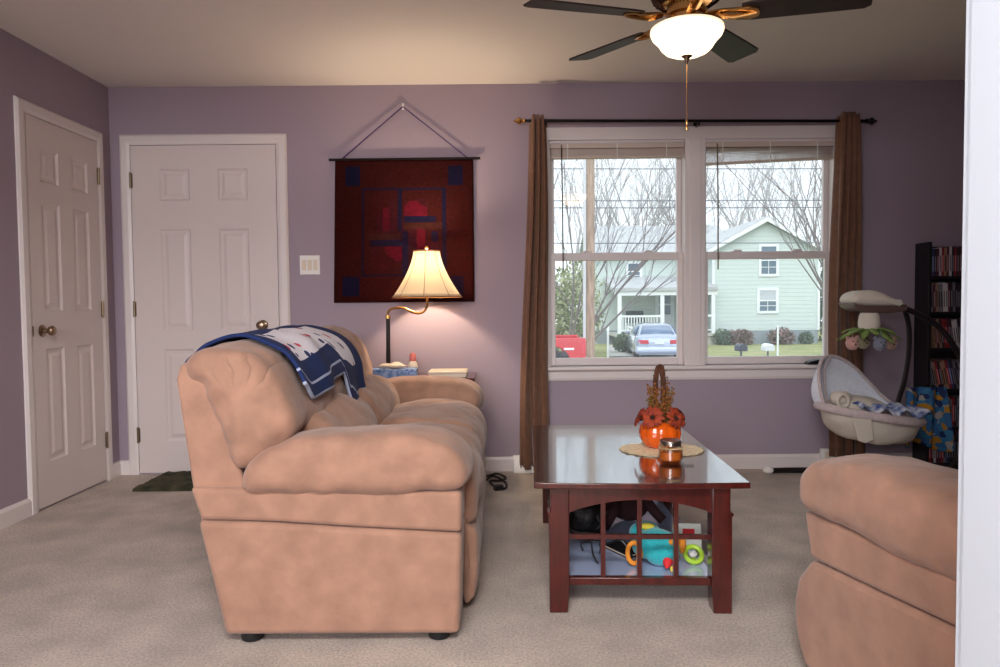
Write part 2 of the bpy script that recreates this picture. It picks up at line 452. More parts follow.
# blinds ----------------------------------------------------------------------
def blind(x0, x1, zl, zr, label):
    r = thing('window_blind', label, 'blind', ((x0 + x1) / 2, YB - .005, WZ1), 0, 'raised blinds in the twin window')
    zt = WZ1 - .022; y = YB + .012
    bm = B(); span(bm, (x0, y - .02, zt - .03), (x1, y + .02, zt)); obj('headrail', bm, M['blind'], r, bevel=.003)
    bm = B(); n = 15
    for i in range(n):
        f = (i + 1) / (n + 1)
        a = zt - .03 + (zl + .016 - (zt - .03)) * f; b = zt - .03 + (zr + .016 - (zt - .03)) * f
        z = (a + b) / 2; box(bm, ((x0 + x1) / 2, y + random.uniform(-.0015, .0015), z), (x1 - x0 - .01, .036, .0022), ry=-math.atan2(b - a, x1 - x0), rx=R(8))
    obj('slats', bm, M['blind'], r, smooth=0)
    bm = B(); box(bm, ((x0 + x1) / 2, y, (zl + zr) / 2 + .008), (x1 - x0 - .008, .038, .015), ry=-math.atan2(zr - zl, x1 - x0)); obj('bottom_rail', bm, M['blind'], r, bevel=.003)
    for f in (.13, .5, .87):
        bm = B(); xx = x0 + (x1 - x0) * f; tube(bm, [(xx, y - .024, zt), (xx, y - .026, zl + (zr - zl) * f)], .0035, 6); obj('ladder_tape', bm, M['white'], r)
    bm = B(); xx = x0 + .07; tube(bm, [(xx, y - .024, zt - .01), (xx + .004, y - .03, zt - .35), (xx + .006, y - .028, 1.27)], .0045, 6); obj('wand', bm, M['hinge'], r)
blind(WX0 + .014, MX0 - .004, 1.972, 1.974, 'raised cream blind over the left window sash, hanging level')
blind(MX1 + .004, WX1 - .014, 1.925, 1.958, 'raised cream blind over the right window sash, hanging crooked')

# curtains and rod ------------------------------------------------------------
RZ, RYY = 2.178, YB - .085
rod = thing('curtain_rod', 'thin black curtain rod with turned finials above the window', 'curtain rod', (1.24, YB, RZ))
bm = B(); tube(bm, [(.16, RYY, RZ + .012), (2.285, RYY, RZ - .008)], .0095, 10); obj('pole', bm, M['iron'], rod)
for s, x in ((-1, .165), (1, 2.28)):
    bm = B(); Q = Matrix.Translation((x, RYY, RZ + (.012 if s < 0 else -.008))) @ Matrix.Rotation(s * PI / 2, 4, 'Y')
    lathe(bm, [(.006, -.01), (.014, -.006), (.014, .002), (.008, .006), (.012, .012), (.021, .022), (.022, .03), (.014, .042), (.006, .05), (.008, .056), (.0005, .064)], M4=Q, seg=14)
    obj('finial', bm, M['brass'] if s < 0 else M['iron'], rod)
for x in (.30, 1.245, 2.2):
    bm = B(); z = RZ + .012 - .02 * (x - .16) / 2.15
    tube(bm, [(x, YB, z - .02), (x, RYY + .006, z - .02)], .006, 8); span(bm, (x - .013, YB - .004, z - .05), (x + .013, YB, z + .01))
    tube(bm, [(x, RYY + .012, z - .012), (x, RYY, z - .022), (x, RYY - .013, z - .01)], .005, 6)
    obj('bracket', bm, M['iron'], rod)
def curtain(xt, xb, zb, label, seed):
    bm = B(); nu, nv = 90, 46; g = []
    for j in range(nv + 1):
        t = j / nv; z = 2.208 + (zb - 2.208) * t
        k = t ** .8
        a = xt[0] + (xb[0] - xt[0]) * k; b = xt[1] + (xb[1] - xt[1]) * k
        row = []
        for i in range(nu + 1):
            s = i / nu
            ph = s * 2 * PI * 3.3 + seed
            am = .026 + .012 * t
            y = RYY + math.sin(ph + .5 * math.sin(t * 3 + seed)) * am + .010 * math.sin(s * 23 + t * 2.2 + seed)
            x = a + (b - a) * s + .012 * math.sin(ph * 2 + t * 2) + .008 * math.sin(t * 6 + seed)
            row.append(bm.verts.new((x, min(y, YB - .03), z - .012 * math.sin(ph) * (1 if j == 0 else 0))))
        g.append(row)
    for j in range(nv):
        for i in range(nu): bm.faces.new((g[j][i], g[j][i + 1], g[j + 1][i + 1], g[j + 1][i]))
    o = obj('curtain', bm, M['curtain'], None, smooth=80, solid=.004)
    return tag(o, label, 'curtain', 'bronze curtains at the window')
curtain((.205, .292), (.128, .325), .03, 'bronze curtain panel hanging between the lamp and the window', .3)
curtain((2.10, 2.205), (2.08, 2.285), .085, 'bronze curtain panel hanging behind the baby swing', 1.7)

# wall things -----------------------------------------------------------------
sw = thing('switch_plate', 'white triple switch plate on the wall beside the entry door', 'light switch', (-1.187, YB, 1.322))
bm = B(); span(bm, (-1.25, YB - .006, 1.262), (-1.124, YB, 1.383)); obj('plate', bm, M['white'], sw, bevel=.004)
for i in range(3):
    x = -1.187 + (i - 1) * .036
    bm = B(); box(bm, (x, YB - .008, 1.322), (.024, .006, .066), rx=R(4)); obj('rocker', bm, M['offwhite'], sw, bevel=.0015)

qm = mat('maroon_quilt_cloth', (46, 11, 10), .9, var=.25, vscale=60, bump=.3, bscale=300, bdist=.002)
qn = mat('navy_quilt_cloth', (17, 14, 38), .9, var=.2, vscale=60)
qr = mat('red_quilt_cloth', (74, 9, 24), .9, var=.2, vscale=40)
qd = mat('dark_red_quilt_cloth', (48, 12, 20), .9, var=.2, vscale=40)
qb = mat('brown_quilt_cloth', (50, 22, 18), .9, var=.2, vscale=40)
for q_ in (qm, qn, qr, qd, qb): q_.node_tree.nodes['Principled BSDF'].inputs['Specular IOR Level'].default_value = .08
hang = thing('wall_quilt', 'dark maroon and navy quilt hanging from a rod on the wall', 'wall hanging', (-.575, YB, 1.09))
bm = B()
X0, X1, Z0, Z1 = -1.012, -.150, 1.083, 1.972
def quiltface(u, v):
    # 0 maroon 1 navy 2 red 3 dark red 4 brown
    for cu, cv in ((.13, .115), (.87, .115), (.12, .885), (.87, .885)):
        if abs(u - cu) < .058 and abs(v - cv) < .062: return 1
    if .19 < u < .80 and .19 < v < .82:
        if u < .212 or u > .778 or v < .21 or v > .80: return 1
        if .45 < u < .49 and v < .50: return 1
        if .49 < u < .53 and v > .50: return 1
        if .22 < u < .47 and .51 < v < .56: return 4
        if .26 < u < .49 and .56 < v < .60: return 1
        if .50 < u < .72 and .40 < v < .44: return 1
        if .50 < u < .77 and .44 < v < .48: return 4
        if .345 < u < .395 and .33 < v < .50: return 2
        if .30 < u < .345 and .38 < v < .50: return 3
        if .395 < u < .44 and .27 < v < .50: return 3
        if .50 < u < .66 and .29 < v < .40 and (v - .29) > abs(u - .57) * .9 - .03: return 2
        if .59 < u < .65 and .48 < v < .66: return 2
        if .53 < u < .59 and .48 < v < .66: return 3
        if .36 < u < .49 and .61 < v < .71 and (v - .61) < (u - .33) * .9: return 2
        if .70 < u < .75 and .50 < v < .58: return 1
        return 3 if ((int(u * 12) + int(v * 12)) % 5 == 0 and .25 < u < .74 and .27 < v < .76) else 0
    return 0
nu, nv = 66, 66; g = []
for j in range(nv + 1):
    row = []
    for i in range(nu + 1):
        u, v = i / nu, j / nv
        x = X0 + (X1 - X0) * u + (-.025 * (1 - u)) * v; z = Z1 + (Z0 - Z1) * v
        row.append(bm.verts.new((x, YB - .016 + .004 * math.sin(u * 9 + v * 2) * v + .0015 * noise.noise(V(u * 9, v * 9, 0)), z)))
    g.append(row)
for j in range(nv):
    for i in range(nu):
        f = bm.faces.new((g[j][i], g[j][i + 1], g[j + 1][i + 1], g[j + 1][i])); f.material_index = quiltface((i + .5) / nu, (j + .5) / nv)
obj('quilt', bm, [qm, qn, qr, qd, qb], hang, smooth=80, solid=.008)
bm = B(); tube(bm, [(-1.05, YB - .018, 1.976), (-.105, YB - .018, 1.978)], .008, 8); obj('rod', bm, M['iron'], hang)
bm = B(); tube(bm, [(-.965, YB - .018, 1.985), (-.588, YB - .012, 2.30), (-.582, YB - .012, 2.30), (-.19, YB - .018, 1.985)], .004, 6); obj('cord', bm, M['cord'], hang)
bm = B(); tube(bm, [(-.585, YB, 2.305), (-.585, YB - .02, 2.305)], .005, 8); span(bm, (-.592, YB - .004, 2.285), (-.578, YB, 2.325)); obj('hook', bm, M['white'], hang)

# floor register + outlet box on baseboard ------------------------------------
rg = thing('baseboard_register', 'white baseboard vent under the left curtain', 'vent', (.16, YB, 0))
bm = B(); prism(bm, [(YB - .015, 0), (YB - .072, 0), (YB - .072, .02), (YB - .035, .105), (YB - .015, .105)], YZ, .085, .40); obj('hood', bm, M['white'], rg, bevel=.003)
bm = B()
for i in range(8): box(bm, (.12 + i * .034, YB - .056, .055), (.006, .006, .06), rx=R(-24))
obj('louvers', bm, M['trim'], rg, smooth=0)
ob = thing('junction_box', 'small white box on the baseboard at the right end of the window', 'box', (2.07, YB, .06))
bm = B(); span(bm, (2.035, YB - .05, .045), (2.11, YB - .0145, .13)); obj('cover', bm, M['white'], ob, bevel=.004)
bm = B(); span(bm, (2.055, YB - .053, .06), (2.09, YB - .05, .115)); obj('face', bm, M['offwhite'], ob, bevel=.001)

# ------------------------------------------------------------------ sofas
def seating(name, label, cat, loc, rz, W, nseat, frontbulge=False, wave=0, seed=1):
    """local x: -1 (back) .. 0 (front), local y: 0 .. W along the seat"""
    root = thing(name, label, cat, loc, rz)
    m = M['suede']; AW = .25
    K = dict(world=False)
    low = [(-.866, .036), (-.132, .032), (-.122, .352), (-.45, .372), (-.72, .392), (-.945, .40)]
    if frontbulge:
        low = [(-.862, .036), (-.13, .03), (-.09, .09), (-.075, .15), (-.072, .21), (-.092, .28), (-.155, .352), (-.45, .372), (-.72, .392), (-.93, .40)]
    up = [(-.155 if frontbulge else -.122, .356), (-.12, .484), (-.30, .488), (-.81, .50), (-.965, .505), (-.932, .404), (-.72, .396), (-.45, .376)]
    for y0 in (0, W - AW):
        bm = B(); prism(bm, low, XZ, y0 + .012, y0 + AW - .012)
        p = obj('side_panel', bm, m, root, smooth=40, bevel=.018, bseg=3, **K)
        bm = B(); prism(bm, up, XZ, y0 + .010, y0 + AW - .012)
        obj('arm_panel', bm, m, p, smooth=40, bevel=.014, bseg=3, **K)
        bm = B()
        arm = [(-.795, .495), (-.80, .54), (-.755, .60), (-.65, .652), (-.46, .668), (-.29, .664), (-.18, .644), (-.118, .602), (-.098, .555), (-.108, .505), (-.15, .484), (-.30, .480), (-.55, .480), (-.74, .484)]
        puff(bm, arm, XZ, y0 - .030, y0 + AW + .012, .060, n=150, crown=.004, bulge=.003, gather=.002, gcount=21)
        wobble(bm, .009, 5, seed + y0); wobble(bm, .004, 22, seed + 3)
        plump(obj('arm', bm, m, root, smooth=80, **K))
    # back shell
    bm = B()
    sh = [(-.84, .036), (-.862, .036), (-.965, .50), (-1.008, .84), (-.995, .885), (-.955, .905), (-.91, .88), (-.86, .72), (-.80, .50), (-.78, .2)]
    prism(bm, sh, XZ, .032, W - .032); obj('back_shell', bm, m, root, smooth=50, bevel=.02, bseg=3, **K)
    bm = B(); span(bm, (-.84, .1, .06), (-.14, W - .1, .33)); obj('base', bm, m, root, bevel=.02, **K)
    # back cushions: head roll over a lumbar roll
    ws = [0.0 + W * i / nseat for i in range(nseat + 1)]
    head = [(-.83, .555), (-.885, .70), (-.93, .80), (-.985, .865), (-.96, .918), (-.885, .944), (-.79, .93), (-.715, .875), (-.665, .79), (-.642, .71), (-.66, .655), (-.72, .60)]
    for i in range(nseat):
        bm = B()
        dz = .012 * i
        puff(bm, [(a - .055 * i * (a > -.8), b + dz * (b > .8)) for a, b in head], XZ, ws[i] + .004, ws[i + 1] - .002, .07, n=170, rings=8, mid=10, crown=.006, bulge=.015, gather=.005, gcount=17)
        wobble(bm, .016, 4.5, seed + i); wobble(bm, .006, 18, seed + i + 4)
        h = plump(obj('back_cushion', bm, M['pleat'] if i == 0 else m, root, smooth=80, **K), it=5)
        a = max(ws[i], AW - .02); b = min(ws[i + 1], W - AW + .02)
        bm = B()
        lum = [(-.80, .46), (-.80, .60), (-.74, .69), (-.66, .705), (-.575, .665), (-.525, .59), (-.525, .51), (-.58, .46)]
        puff(bm, lum, XZ, a + .004, b - .004, .06, n=110, crown=.012, bulge=.008, gather=.002, gcount=17)
        wobble(bm, .014, 5, seed + i + 9)
        plump(obj('lumbar_cushion', bm, m, root, smooth=80, **K), it=6)
        bm = B()
        st = [(-.70, .32), (-.70, .50), (-.58, .545), (-.40, .56), (-.22, .555), (-.12, .52), (-.082, .45), (-.082, .36), (-.11, .305), (-.30, .30)]
        puff(bm, st, XZ, a + .006, b - .006, .055, n=130, crown=.014, bulge=.008, gather=.002, gcount=19)
        wobble(bm, .015, 5, seed + i + 13); wobble(bm, .005, 20, seed + i)
        plump(obj('seat_cushion', bm, m, root, smooth=80, **K), it=6)
        bm = B()
        ft = [(-.13, .05), (-.13, .29), (-.10, .30), (-.082, .27), (-.078, .16), (-.088, .07), (-.10, .045)]
        puff(bm, ft, XZ, a + .008, b - .008, .022, n=90, crown=.006, bulge=.004)
        wobble(bm, .008, 6, seed + i + 17)
        obj('footrest', bm, m, root, smooth=80, **K)
    for x in (-.80, -.20):
        for y in (.07, W - .07):
            bm = B(); lathe(bm, [(.026, 0), (.034, .004), (.036, .018), (.03, .04)], (x, y, 0), 18)
            obj('foot', bm, M['foot'], root, **K)
    return root
SY = 2.205
seating('loveseat', 'tan suede loveseat with puffy arms and a navy throw over its back', 'sofa', (0, SY, 0), 0, 1.86, 2, seed=2)
seating('armchair', 'tan suede armchair cut off by the white jamb, only its arm in view', 'armchair', (1.912, 2.30, 0), R(99), 1.1, 1, frontbulge=True, seed=5).scale = (1, 1, .985)

# throw blanket over the loveseat back ------------------------------------------
def throw_mat():
    m = mat('navy_throw', (24, 44, 104), .9, bump=.3, bscale=200, bdist=.003)
    nt = m.node_tree; b = nt.nodes['Principled BSDF']
    uv = nt.nodes.new('ShaderNodeUVMap'); uv.uv_map = 'cloth'
    sp = nt.nodes.new('ShaderNodeSeparateXYZ'); nt.links.new(uv.outputs[0], sp.inputs[0])
    def math_(op, a, bb=None):
        n = nt.nodes.new('ShaderNodeMath'); n.operation = op
        for i, x in enumerate((a, bb)):
            if x is None: continue
            if isinstance(x, (int, float)): n.inputs[i].default_value = x
            else: nt.links.new(x, n.inputs[i])
        return n.outputs[0]
    u, v = sp.outputs[0], sp.outputs[1]
    def rng(x, lo, hi): return math_('MULTIPLY', math_('GREATER_THAN', x, lo), math_('LESS_THAN', x, hi))
    patch = math_('MULTIPLY', rng(u, .09, .88), rng(v, .42, .76))
    nz = nt.nodes.new('ShaderNodeTexVoronoi'); nz.inputs['Scale'].default_value = 22
    mp = nt.nodes.new('ShaderNodeMapping'); mp.inputs['Scale'].default_value = (1, .55, 1)
    nt.links.new(uv.outputs[0], mp.inputs[0]); nt.links.new(mp.outputs[0], nz.inputs['Vector'])
    spot = math_('LESS_THAN', nz.outputs['Distance'], .36)
    sepc = nt.nodes.new('ShaderNodeSeparateColor'); nt.links.new(nz.outputs['Color'], sepc.inputs[0])
    isred = math_('GREATER_THAN', sepc.outputs[0], .5)
    show = math_('MULTIPLY', spot, math_('GREATER_THAN', sepc.outputs[1], .25))
    def mix(f, a, bb):
        n = nt.nodes.new('ShaderNodeMix'); n.data_type = 'RGBA'; nt.links.new(f, n.inputs[0])
        for k, x in (('A', a), ('B', bb)):
            if isinstance(x, tuple): n.inputs[k].default_value = x
            else: nt.links.new(x, n.inputs[k])
        return n.outputs['Result']
    dots = mix(isred, lin((40, 46, 96)), lin((196, 44, 66)))
    pat = mix(show, lin((226, 220, 228)), dots)
    line = math_('ADD', rng(v, .90, .915), math_('GREATER_THAN', v, .985))
    base = mix(line, lin((14, 36, 86)), lin((170, 180, 205)))
    nt.links.new(mix(patch, base, pat), b.inputs['Base Color'])
    return m
bm = B()
uvl = bm.loops.layers.uv.new('cloth')
path = crom([(-1.032, 0, .78), (-1.03, 0, .86), (-.995, 0, .895), (-.955, 0, .926), (-.885, 0, .944), (-.79, 0, .932), (-.705, 0, .885), (-.655, 0, .80), (-.640, 0, .71), (-.625, 0, .645), (-.60, 0, .58)], 10)
Ls = [0]
for a, b in zip(path, path[1:]): Ls.append(Ls[-1] + (b - a).length)
def atlen(d):
    d = max(0, min(Ls[-1], d)); j = 0
    while j < len(path) - 2 and Ls[j + 1] < d: j += 1
    return path[j].lerp(path[j + 1], (d - Ls[j]) / (Ls[j + 1] - Ls[j]))
nu, nv = 70, 60; g = []
for i in range(nu + 1):
    u = i / nu; row = []
    kp = [(0, .55), (.1, .605), (.25, .60), (.45, .575), (.58, .575), (.64, .69), (.8, .745), (1, .745)]
    for (a, va), (b, vb) in zip(kp, kp[1:]):
        if a <= u <= b: t = (u - a) / (b - a); end = va + (vb - va) * t * t * (3 - 2 * t)
    start = .03 + .05 * math.sin(u * 5)
    for j in range(nv + 1):
        v = j / nv; d = start + (end - start) * v
        p = atlen(d)
        y = SY + .20 + u * .83 + .10 * (v - .3) * (1 if u > .3 else u / .3) * .6 - .05 * v * (1 - u)
        lift = .004 + .008 * math.sin(u * 17 + v * 3) * v + .012 * noise.noise(V(u * 6, v * 5, 1))
        cn = V(p.x + .80, 0, p.z - .70).normalized()
        q = p + cn * (lift + .016)
        row.append(bm.verts.new((q.x, y, q.z + .014 * u)))
    g.append(row)
for i in range(nu):
    for j in range(nv):
        f = bm.faces.new((g[i][j], g[i + 1][j], g[i + 1][j + 1], g[i][j + 1]))
        for l, (a, b) in zip(f.loops, ((i, j), (i + 1, j), (i + 1, j + 1), (i, j + 1))): l[uvl].uv = (a / nu, b / nv)
o = obj('throw_blanket', bm, throw_mat(), None, smooth=80, solid=.012)
tag(o, 'navy throw with a white patterned panel draped over the loveseat back', 'blanket')

# ------------------------------------------------------------------ end table, lamp and things by it
et = thing('end_table', 'small dark end table hidden behind the far sofa arm', 'table', (-.52, 4.32, 0))
bm = B(); span(bm, (-.80, 4.13, .615), (-.14, 4.50, .64)); obj('table_top', bm, M['cherry'], et, bevel=.004)
for x in (-.77, -.17):
    for y in (4.16, 4.47):
        bm = B(); span(bm, (x - .018, y - .018, 0), (x + .018, y + .018, .615)); obj('leg', bm, M['cherry'], et, bevel=.003)
bm = B(); span(bm, (-.77, 4.155, .55), (-.17, 4.475, .615)); obj('apron', bm, M['cherry'], et, bevel=.002)
LX, LY = -.424, 4.30
lm = thing('table_lamp', 'lit lamp with cream bell shade on a curved brass arm', 'lamp', (-.66, LY, .64))
bm = B(); lathe(bm, [(.001, .64), (.075, .64), (.078, .65), (.06, .662), (.02, .672), (.012, .69)], (-.662, LY, 0)); obj('base', bm, M['iron'], lm)
bm = B(); tube(bm, [(-.662, LY, .67), (-.660, LY, 1.0)], .0125, 12); obj('pole', bm, M['iron'], lm)
bm = B(); tube(bm, [(-.660, LY, .995), (-.658, LY, 1.02), (-.638, LY, 1.043), (-.57, LY, 1.048), (-.50, LY, 1.018), (-.455, LY, 1.02), (-.428, LY, 1.05), (LX, LY, 1.11), (LX, LY, 1.16)], .0075, 10, k=6)
tube(bm, [(-.660, LY, .985), (-.660, LY, 1.005)], .016, 12); obj('arm', bm, M['brass'], lm)
bm = B(); lathe(bm, [(.001, 1.15), (.02, 1.15), (.022, 1.19), (.018, 1.20), (.001, 1.20)], (LX, LY, 0), 14); obj('socket', bm, M['brass'], lm)
bulb = mat('warm_bulb', (255, 220, 170), .3, emit=(255, 214, 150), estr=14)
bm = B(); lathe(bm, [(.001, 1.195), (.014, 1.20), (.017, 1.215), (.03, 1.245), (.03, 1.26), (.02, 1.28), (.001, 1.288)], (LX, LY, 0), 16); obj('bulb', bm, bulb, lm)
def shade_mat():
    m = bpy.data.materials.new('cream_shade_cloth'); m.use_nodes = True; nt = m.node_tree; nt.nodes.clear()
    out = nt.nodes.new('ShaderNodeOutputMaterial'); d = nt.nodes.new('ShaderNodeBsdfDiffuse'); t = nt.nodes.new('ShaderNodeBsdfTranslucent')
    d.inputs[0].default_value = lin((240, 220, 186)); t.inputs[0].default_value = lin((250, 246, 236))
    x = nt.nodes.new('ShaderNodeMixShader'); x.inputs[0].default_value = .68
    nt.links.new(d.outputs[0], x.inputs[1]); nt.links.new(t.outputs[0], x.inputs[2]); nt.links.new(x.outputs[0], out.inputs[0])
    return m
bm = B(); sp = []
for i in range(13):
    t = i / 12; r = .077 + (.205 - .077) * (t ** 1.55); sp.append((r, 1.385 - .275 * t))
lathe(bm, sp, (LX, LY, 0), 48, close=False); obj('shade', bm, shade_mat(), lm, smooth=80, solid=.002)
shd = [c for c in lm.children if c.name.startswith('shade')][0]
bm = B(); trimm = mat('shade_trim', (150, 104, 66), .8)
for r, z in ((.2055, 1.111), (.0775, 1.384)):
    tube(bm, [(LX + r * math.cos(a * PI / 24), LY + r * math.sin(a * PI / 24), z) for a in range(49)], .004, 6)
for k in range(8):
    a = k * PI / 4 + PI / 2
    tube(bm, [(LX + (r + .001) * math.cos(a), LY + (r + .001) * math.sin(a), z) for r, z in sp], .0016, 5)
obj('shade_ribs', bm, trimm, shd)
bm = B(); tube(bm, [(LX, LY, 1.20), (LX + .035, LY, 1.24), (LX + .03, LY, 1.34), (LX, LY, 1.385), (LX - .03, LY, 1.34), (LX - .035, LY, 1.24), (LX, LY, 1.20)], .0018, 5, k=5)
for a in (0, PI / 2, PI, 1.5 * PI): tube(bm, [(LX, LY, 1.384), (LX + .077 * math.cos(a), LY + .077 * math.sin(a), 1.384)], .0018, 5)
obj('harp', bm, M['brass'], lm)
bm = B(); lathe(bm, [(.004, 1.385), (.006, 1.392), (.012, 1.398), (.013, 1.406), (.008, 1.414), (.0005, 1.417)], (LX, LY, 0), 12); obj('finial', bm, M['brass'], lm)

bluecov = mat('blue_patterned_cover', (64, 104, 168), .6, vscale=60, col2=(150, 176, 214))
bk = thing('tissue_box', 'flat blue patterned box on the end table under the lamp', 'box', (-.61, 4.21, .64))
bm = B(); box(bm, (-.615, 4.215, .667), (.27, .12, .053), rz=.03); obj('carton', bm, bluecov, bk, bevel=.003)
bm = B(); box(bm, (-.615, 4.215, .6945), (.10, .045, .002), rz=.03); obj('opening', bm, M['white'], bk)
cl = B(); ball(cl, (-.62, 4.21, .7105), (.085, .045, .015), 24, 12); wobble(cl, .012, 25, 3)
tag(obj('burp_cloth', cl, M['offwhite'], None, smooth=80), 'crumpled cream cloth lying on the flat blue box', 'cloth')
bo = thing('baby_bottle', 'small cream bottle with a pink cap behind the far sofa arm', 'bottle', (-.515, 4.30, .64))
bm = B(); lathe(bm, [(.001, .64), (.028, .64), (.03, .65), (.03, .70), (.024, .722), (.016, .73), (.001, .73)], (-.515, 4.30, 0), 20); obj('bottle_body', bm, M['offwhite'], bo)
bm = B(); lathe(bm, [(.001, .73), (.018, .73), (.02, .735), (.019, .765), (.012, .778), (.001, .78)], (-.515, 4.30, 0), 18); obj('cap', bm, mat('pink_cap', (222, 120, 112), .4), bo)
wb = thing('storage_box', 'cream lidded box at the right end of the end table', 'box', (-.30, 4.25, .64))
bm = B(); span(bm, (-.408, 4.17, .64), (-.19, 4.34, .662)); obj('box_body', bm, M['offwhite'], wb, bevel=.004)
bm = B(); span(bm, (-.412, 4.166, .662), (-.186, 4.344, .679)); obj('lid', bm, M['offwhite'], wb, bevel=.005)

pc = B()
pts = [(-.17, 4.42, .02), (-.08, 4.38, .012), (-.02, 4.36, .03), (.035, 4.33, .012), (0, 4.26, .012), (-.06, 4.22, .02), (-.03, 4.12, .012), (.03, 4.08, .012), (.03, 4.18, .022), (-.04, 4.30, .03), (-.09, 4.26, .012)]
tube(pc, pts, .007, 8, k=8); box(pc, (-.01, 4.09, .014), (.05, .035, .028), rz=.4)
tag(obj('power_cord', pc, M['foot'], None), 'loose black power cord coiled on the carpet beside the loveseat', 'cord')

# ------------------------------------------------------------------ door mat
bm = B(); n = 40; g = []
for i in range(n + 1):
    row = []
    for j in range(n // 2 + 1):
        u = i / n; v = j / (n / 2); x = -2.13 + u * .78; y = 4.13 + v * .40
        e = min(u, 1 - u, v, 1 - v); z = .028 + .012 * noise.noise(V(x * 9, y * 9, 0)) + .010 * noise.noise(V(x * 40, y * 40, 2)) - .012 * max(0, 1 - e / .06)
        row.append((bm.verts.new((x + .01 * noise.noise(V(y * 12, u, 5)), y + .012 * noise.noise(V(x * 12, v, 9)), max(.012, z))), bm.verts.new((x, y, .001))))
    g.append(row)
for i in range(n):
    for j in range(n // 2):
        bm.faces.new([g[i][j][0], g[i + 1][j][0], g[i + 1][j + 1][0], g[i][j + 1][0]]); bm.faces.new([g[i][j][1], g[i][j + 1][1], g[i + 1][j + 1][1], g[i + 1][j][1]])
for i in range(n):
    for j in (0, n // 2): bm.faces.new([g[i][j][0], g[i][j][1], g[i + 1][j][1], g[i + 1][j][0]])
for j in range(n // 2):
    for i in (0, n): bm.faces.new([g[i][j][0], g[i][j + 1][0], g[i][j + 1][1], g[i][j][1]])
o = obj('door_mat', bm, mat('green_mat_pile', (38, 44, 26), .95, vscale=14, col2=(92, 84, 58), bump=1, bscale=180, bdist=.02), None, smooth=60)
tag(o, 'shaggy dark green mat lying in front of the entry door', 'mat')

# ------------------------------------------------------------------ coffee table (local frame, near end at -y)
TC = V(.499, 2.97, 0); TR = R(-2.2)
ct = thing('coffee_table', 'dark cherry coffee table with lattice ends and a low glossy shelf', 'table', TC, TR)
K = dict(world=False)
bm = B()
N = 24; poly = []
for i in range(N + 1):
    u = -1 + 2 * i / N; poly.append((.362 * u, -.572 - .012 * (1 - u * u)))
for i in range(N + 1):
    u = 1 - 2 * i / N; poly.append((.362 * u, .572 + .012 * (1 - u * u)))
prism(bm, poly, XY, .441, .462); bm.normal_update()
for f in bm.faces: f.material_index = 0 if abs(f.normal.z) > .9 else 1
obj('table_top', bm, [M['cherrytop'], M['cherry']], ct, smooth=30, bevel=.003, **K)
for sx in (-1, 1):
    for sy in (-1, 1):
        bm = B()
        x0, x1 = .243, .311
        prof = [(x0 + .006, 0), (x1, 0), (x1, .336), (x1 + .006, .338), (x1 + .006, .346), (x1 - .006, .352), (x1 - .006, .441), (x0, .441), (x0, .09)]
        prism(bm, [(sx * a, b) for a, b in prof], lambda u, v, d: V(u, sy * d, v), .472, .540)
        obj('leg', bm, M['cherry'], ct, bevel=.003, **K)
for sy in (-1, 1):
    bm = B(); a = [(-.243, .441), (.243, .441)]
    arch = [(.243 - .486 * i / 20, .345 + .045 * math.sin(PI * i / 20) ** .8) for i in range(21)]
    prism(bm, a + arch, lambda u, v, d: V(u, sy * d, v), .50, .525); obj('arched_apron', bm, M['cherry'], ct, smooth=20, **K)
    bm = B(); span(bm, (-.243, sy * .50, .092), (.243, sy * .525, .118)); obj('end_rail', bm, M['cherry'], ct, bevel=.002, **K)
    bm = B(); span(bm, (-.243, sy * .507, .251), (.243, sy * .519, .267)); obj('lattice_rail', bm, M['cherry'], ct, **K)
    for x in (-.125, 0, .125):
        bm = B(); span(bm, (x - .008, sy * .504, .118), (x + .008, sy * .522, .395)); obj('lattice_bar', bm, M['cherry'], ct, **K)
for sx in (-1, 1):
    bm = B(); span(bm, (sx * .266, -.472, .385), (sx * .289, .472, .441)); obj('side_apron', bm, M['cherry'], ct, **K)
    bm = B(); span(bm, (sx * .262, -.472, .088), (sx * .289, .472, .112)); obj('side_rail', bm, M['cherry'], ct, **K)
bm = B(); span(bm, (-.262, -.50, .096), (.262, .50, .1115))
obj('shelf', bm, mat('shelf_reflection_tint', (182, 196, 230), .1, coat=1, coat_ior=2.0), ct, bevel=.001, **K)  # pale blue base colour stands in for the window's reflection on the shelf
def tl(x, y, z): return TC + Matrix.Rotation(TR, 3, 'Z') @ V(x, y, 0) + V(0, 0, z)
TT = .4622; SH = .1117

# pumpkin arrangement
P0 = V(.665, 2.97, TT)
dz = B(); n = 64; r0 = [bm for bm in ()]
top = []; bot = []
for i in range(n):
    a = 2 * PI * i / n; r = .150 * (1 + .045 * abs(math.sin(a * 9)))
    top.append(dz.verts.new((.662 + r * 1.10 * math.cos(a), 2.925 + r * .92 * math.sin(a), TT + .004 + .003 * math.sin(a * 18)))); bot.append(dz.verts.new((.662 + r * 1.08 * math.cos(a), 2.925 + r * .90 * math.sin(a), TT + .0003)))
dz.faces.new(top); dz.faces.new(bot[::-1])
for i in range(n): dz.faces.new((top[i], bot[i], bot[(i + 1) % n], top[(i + 1) % n]))
tag(obj('doily', dz, mat('straw_lace', (240, 220, 182), .9, var=.15, vscale=70, bump=.6, bscale=200), None), 'cream scalloped straw doily under the pumpkin', 'doily')
PZ = TT + .0042
pk = thing('pumpkin_centerpiece', 'orange pumpkin bowl with rust silk flowers and a twisted vine handle', 'centerpiece', (.665, 2.965, PZ))
pkx, pky = .665, 2.965
bm = B()
pr = [(.001, .004), (.045, 0), (.066, .012), (.082, .036), (.087, .062), (.082, .088), (.068, .106), (.058, .112), (.052, .108), (.052, .09), (.001, .085)]
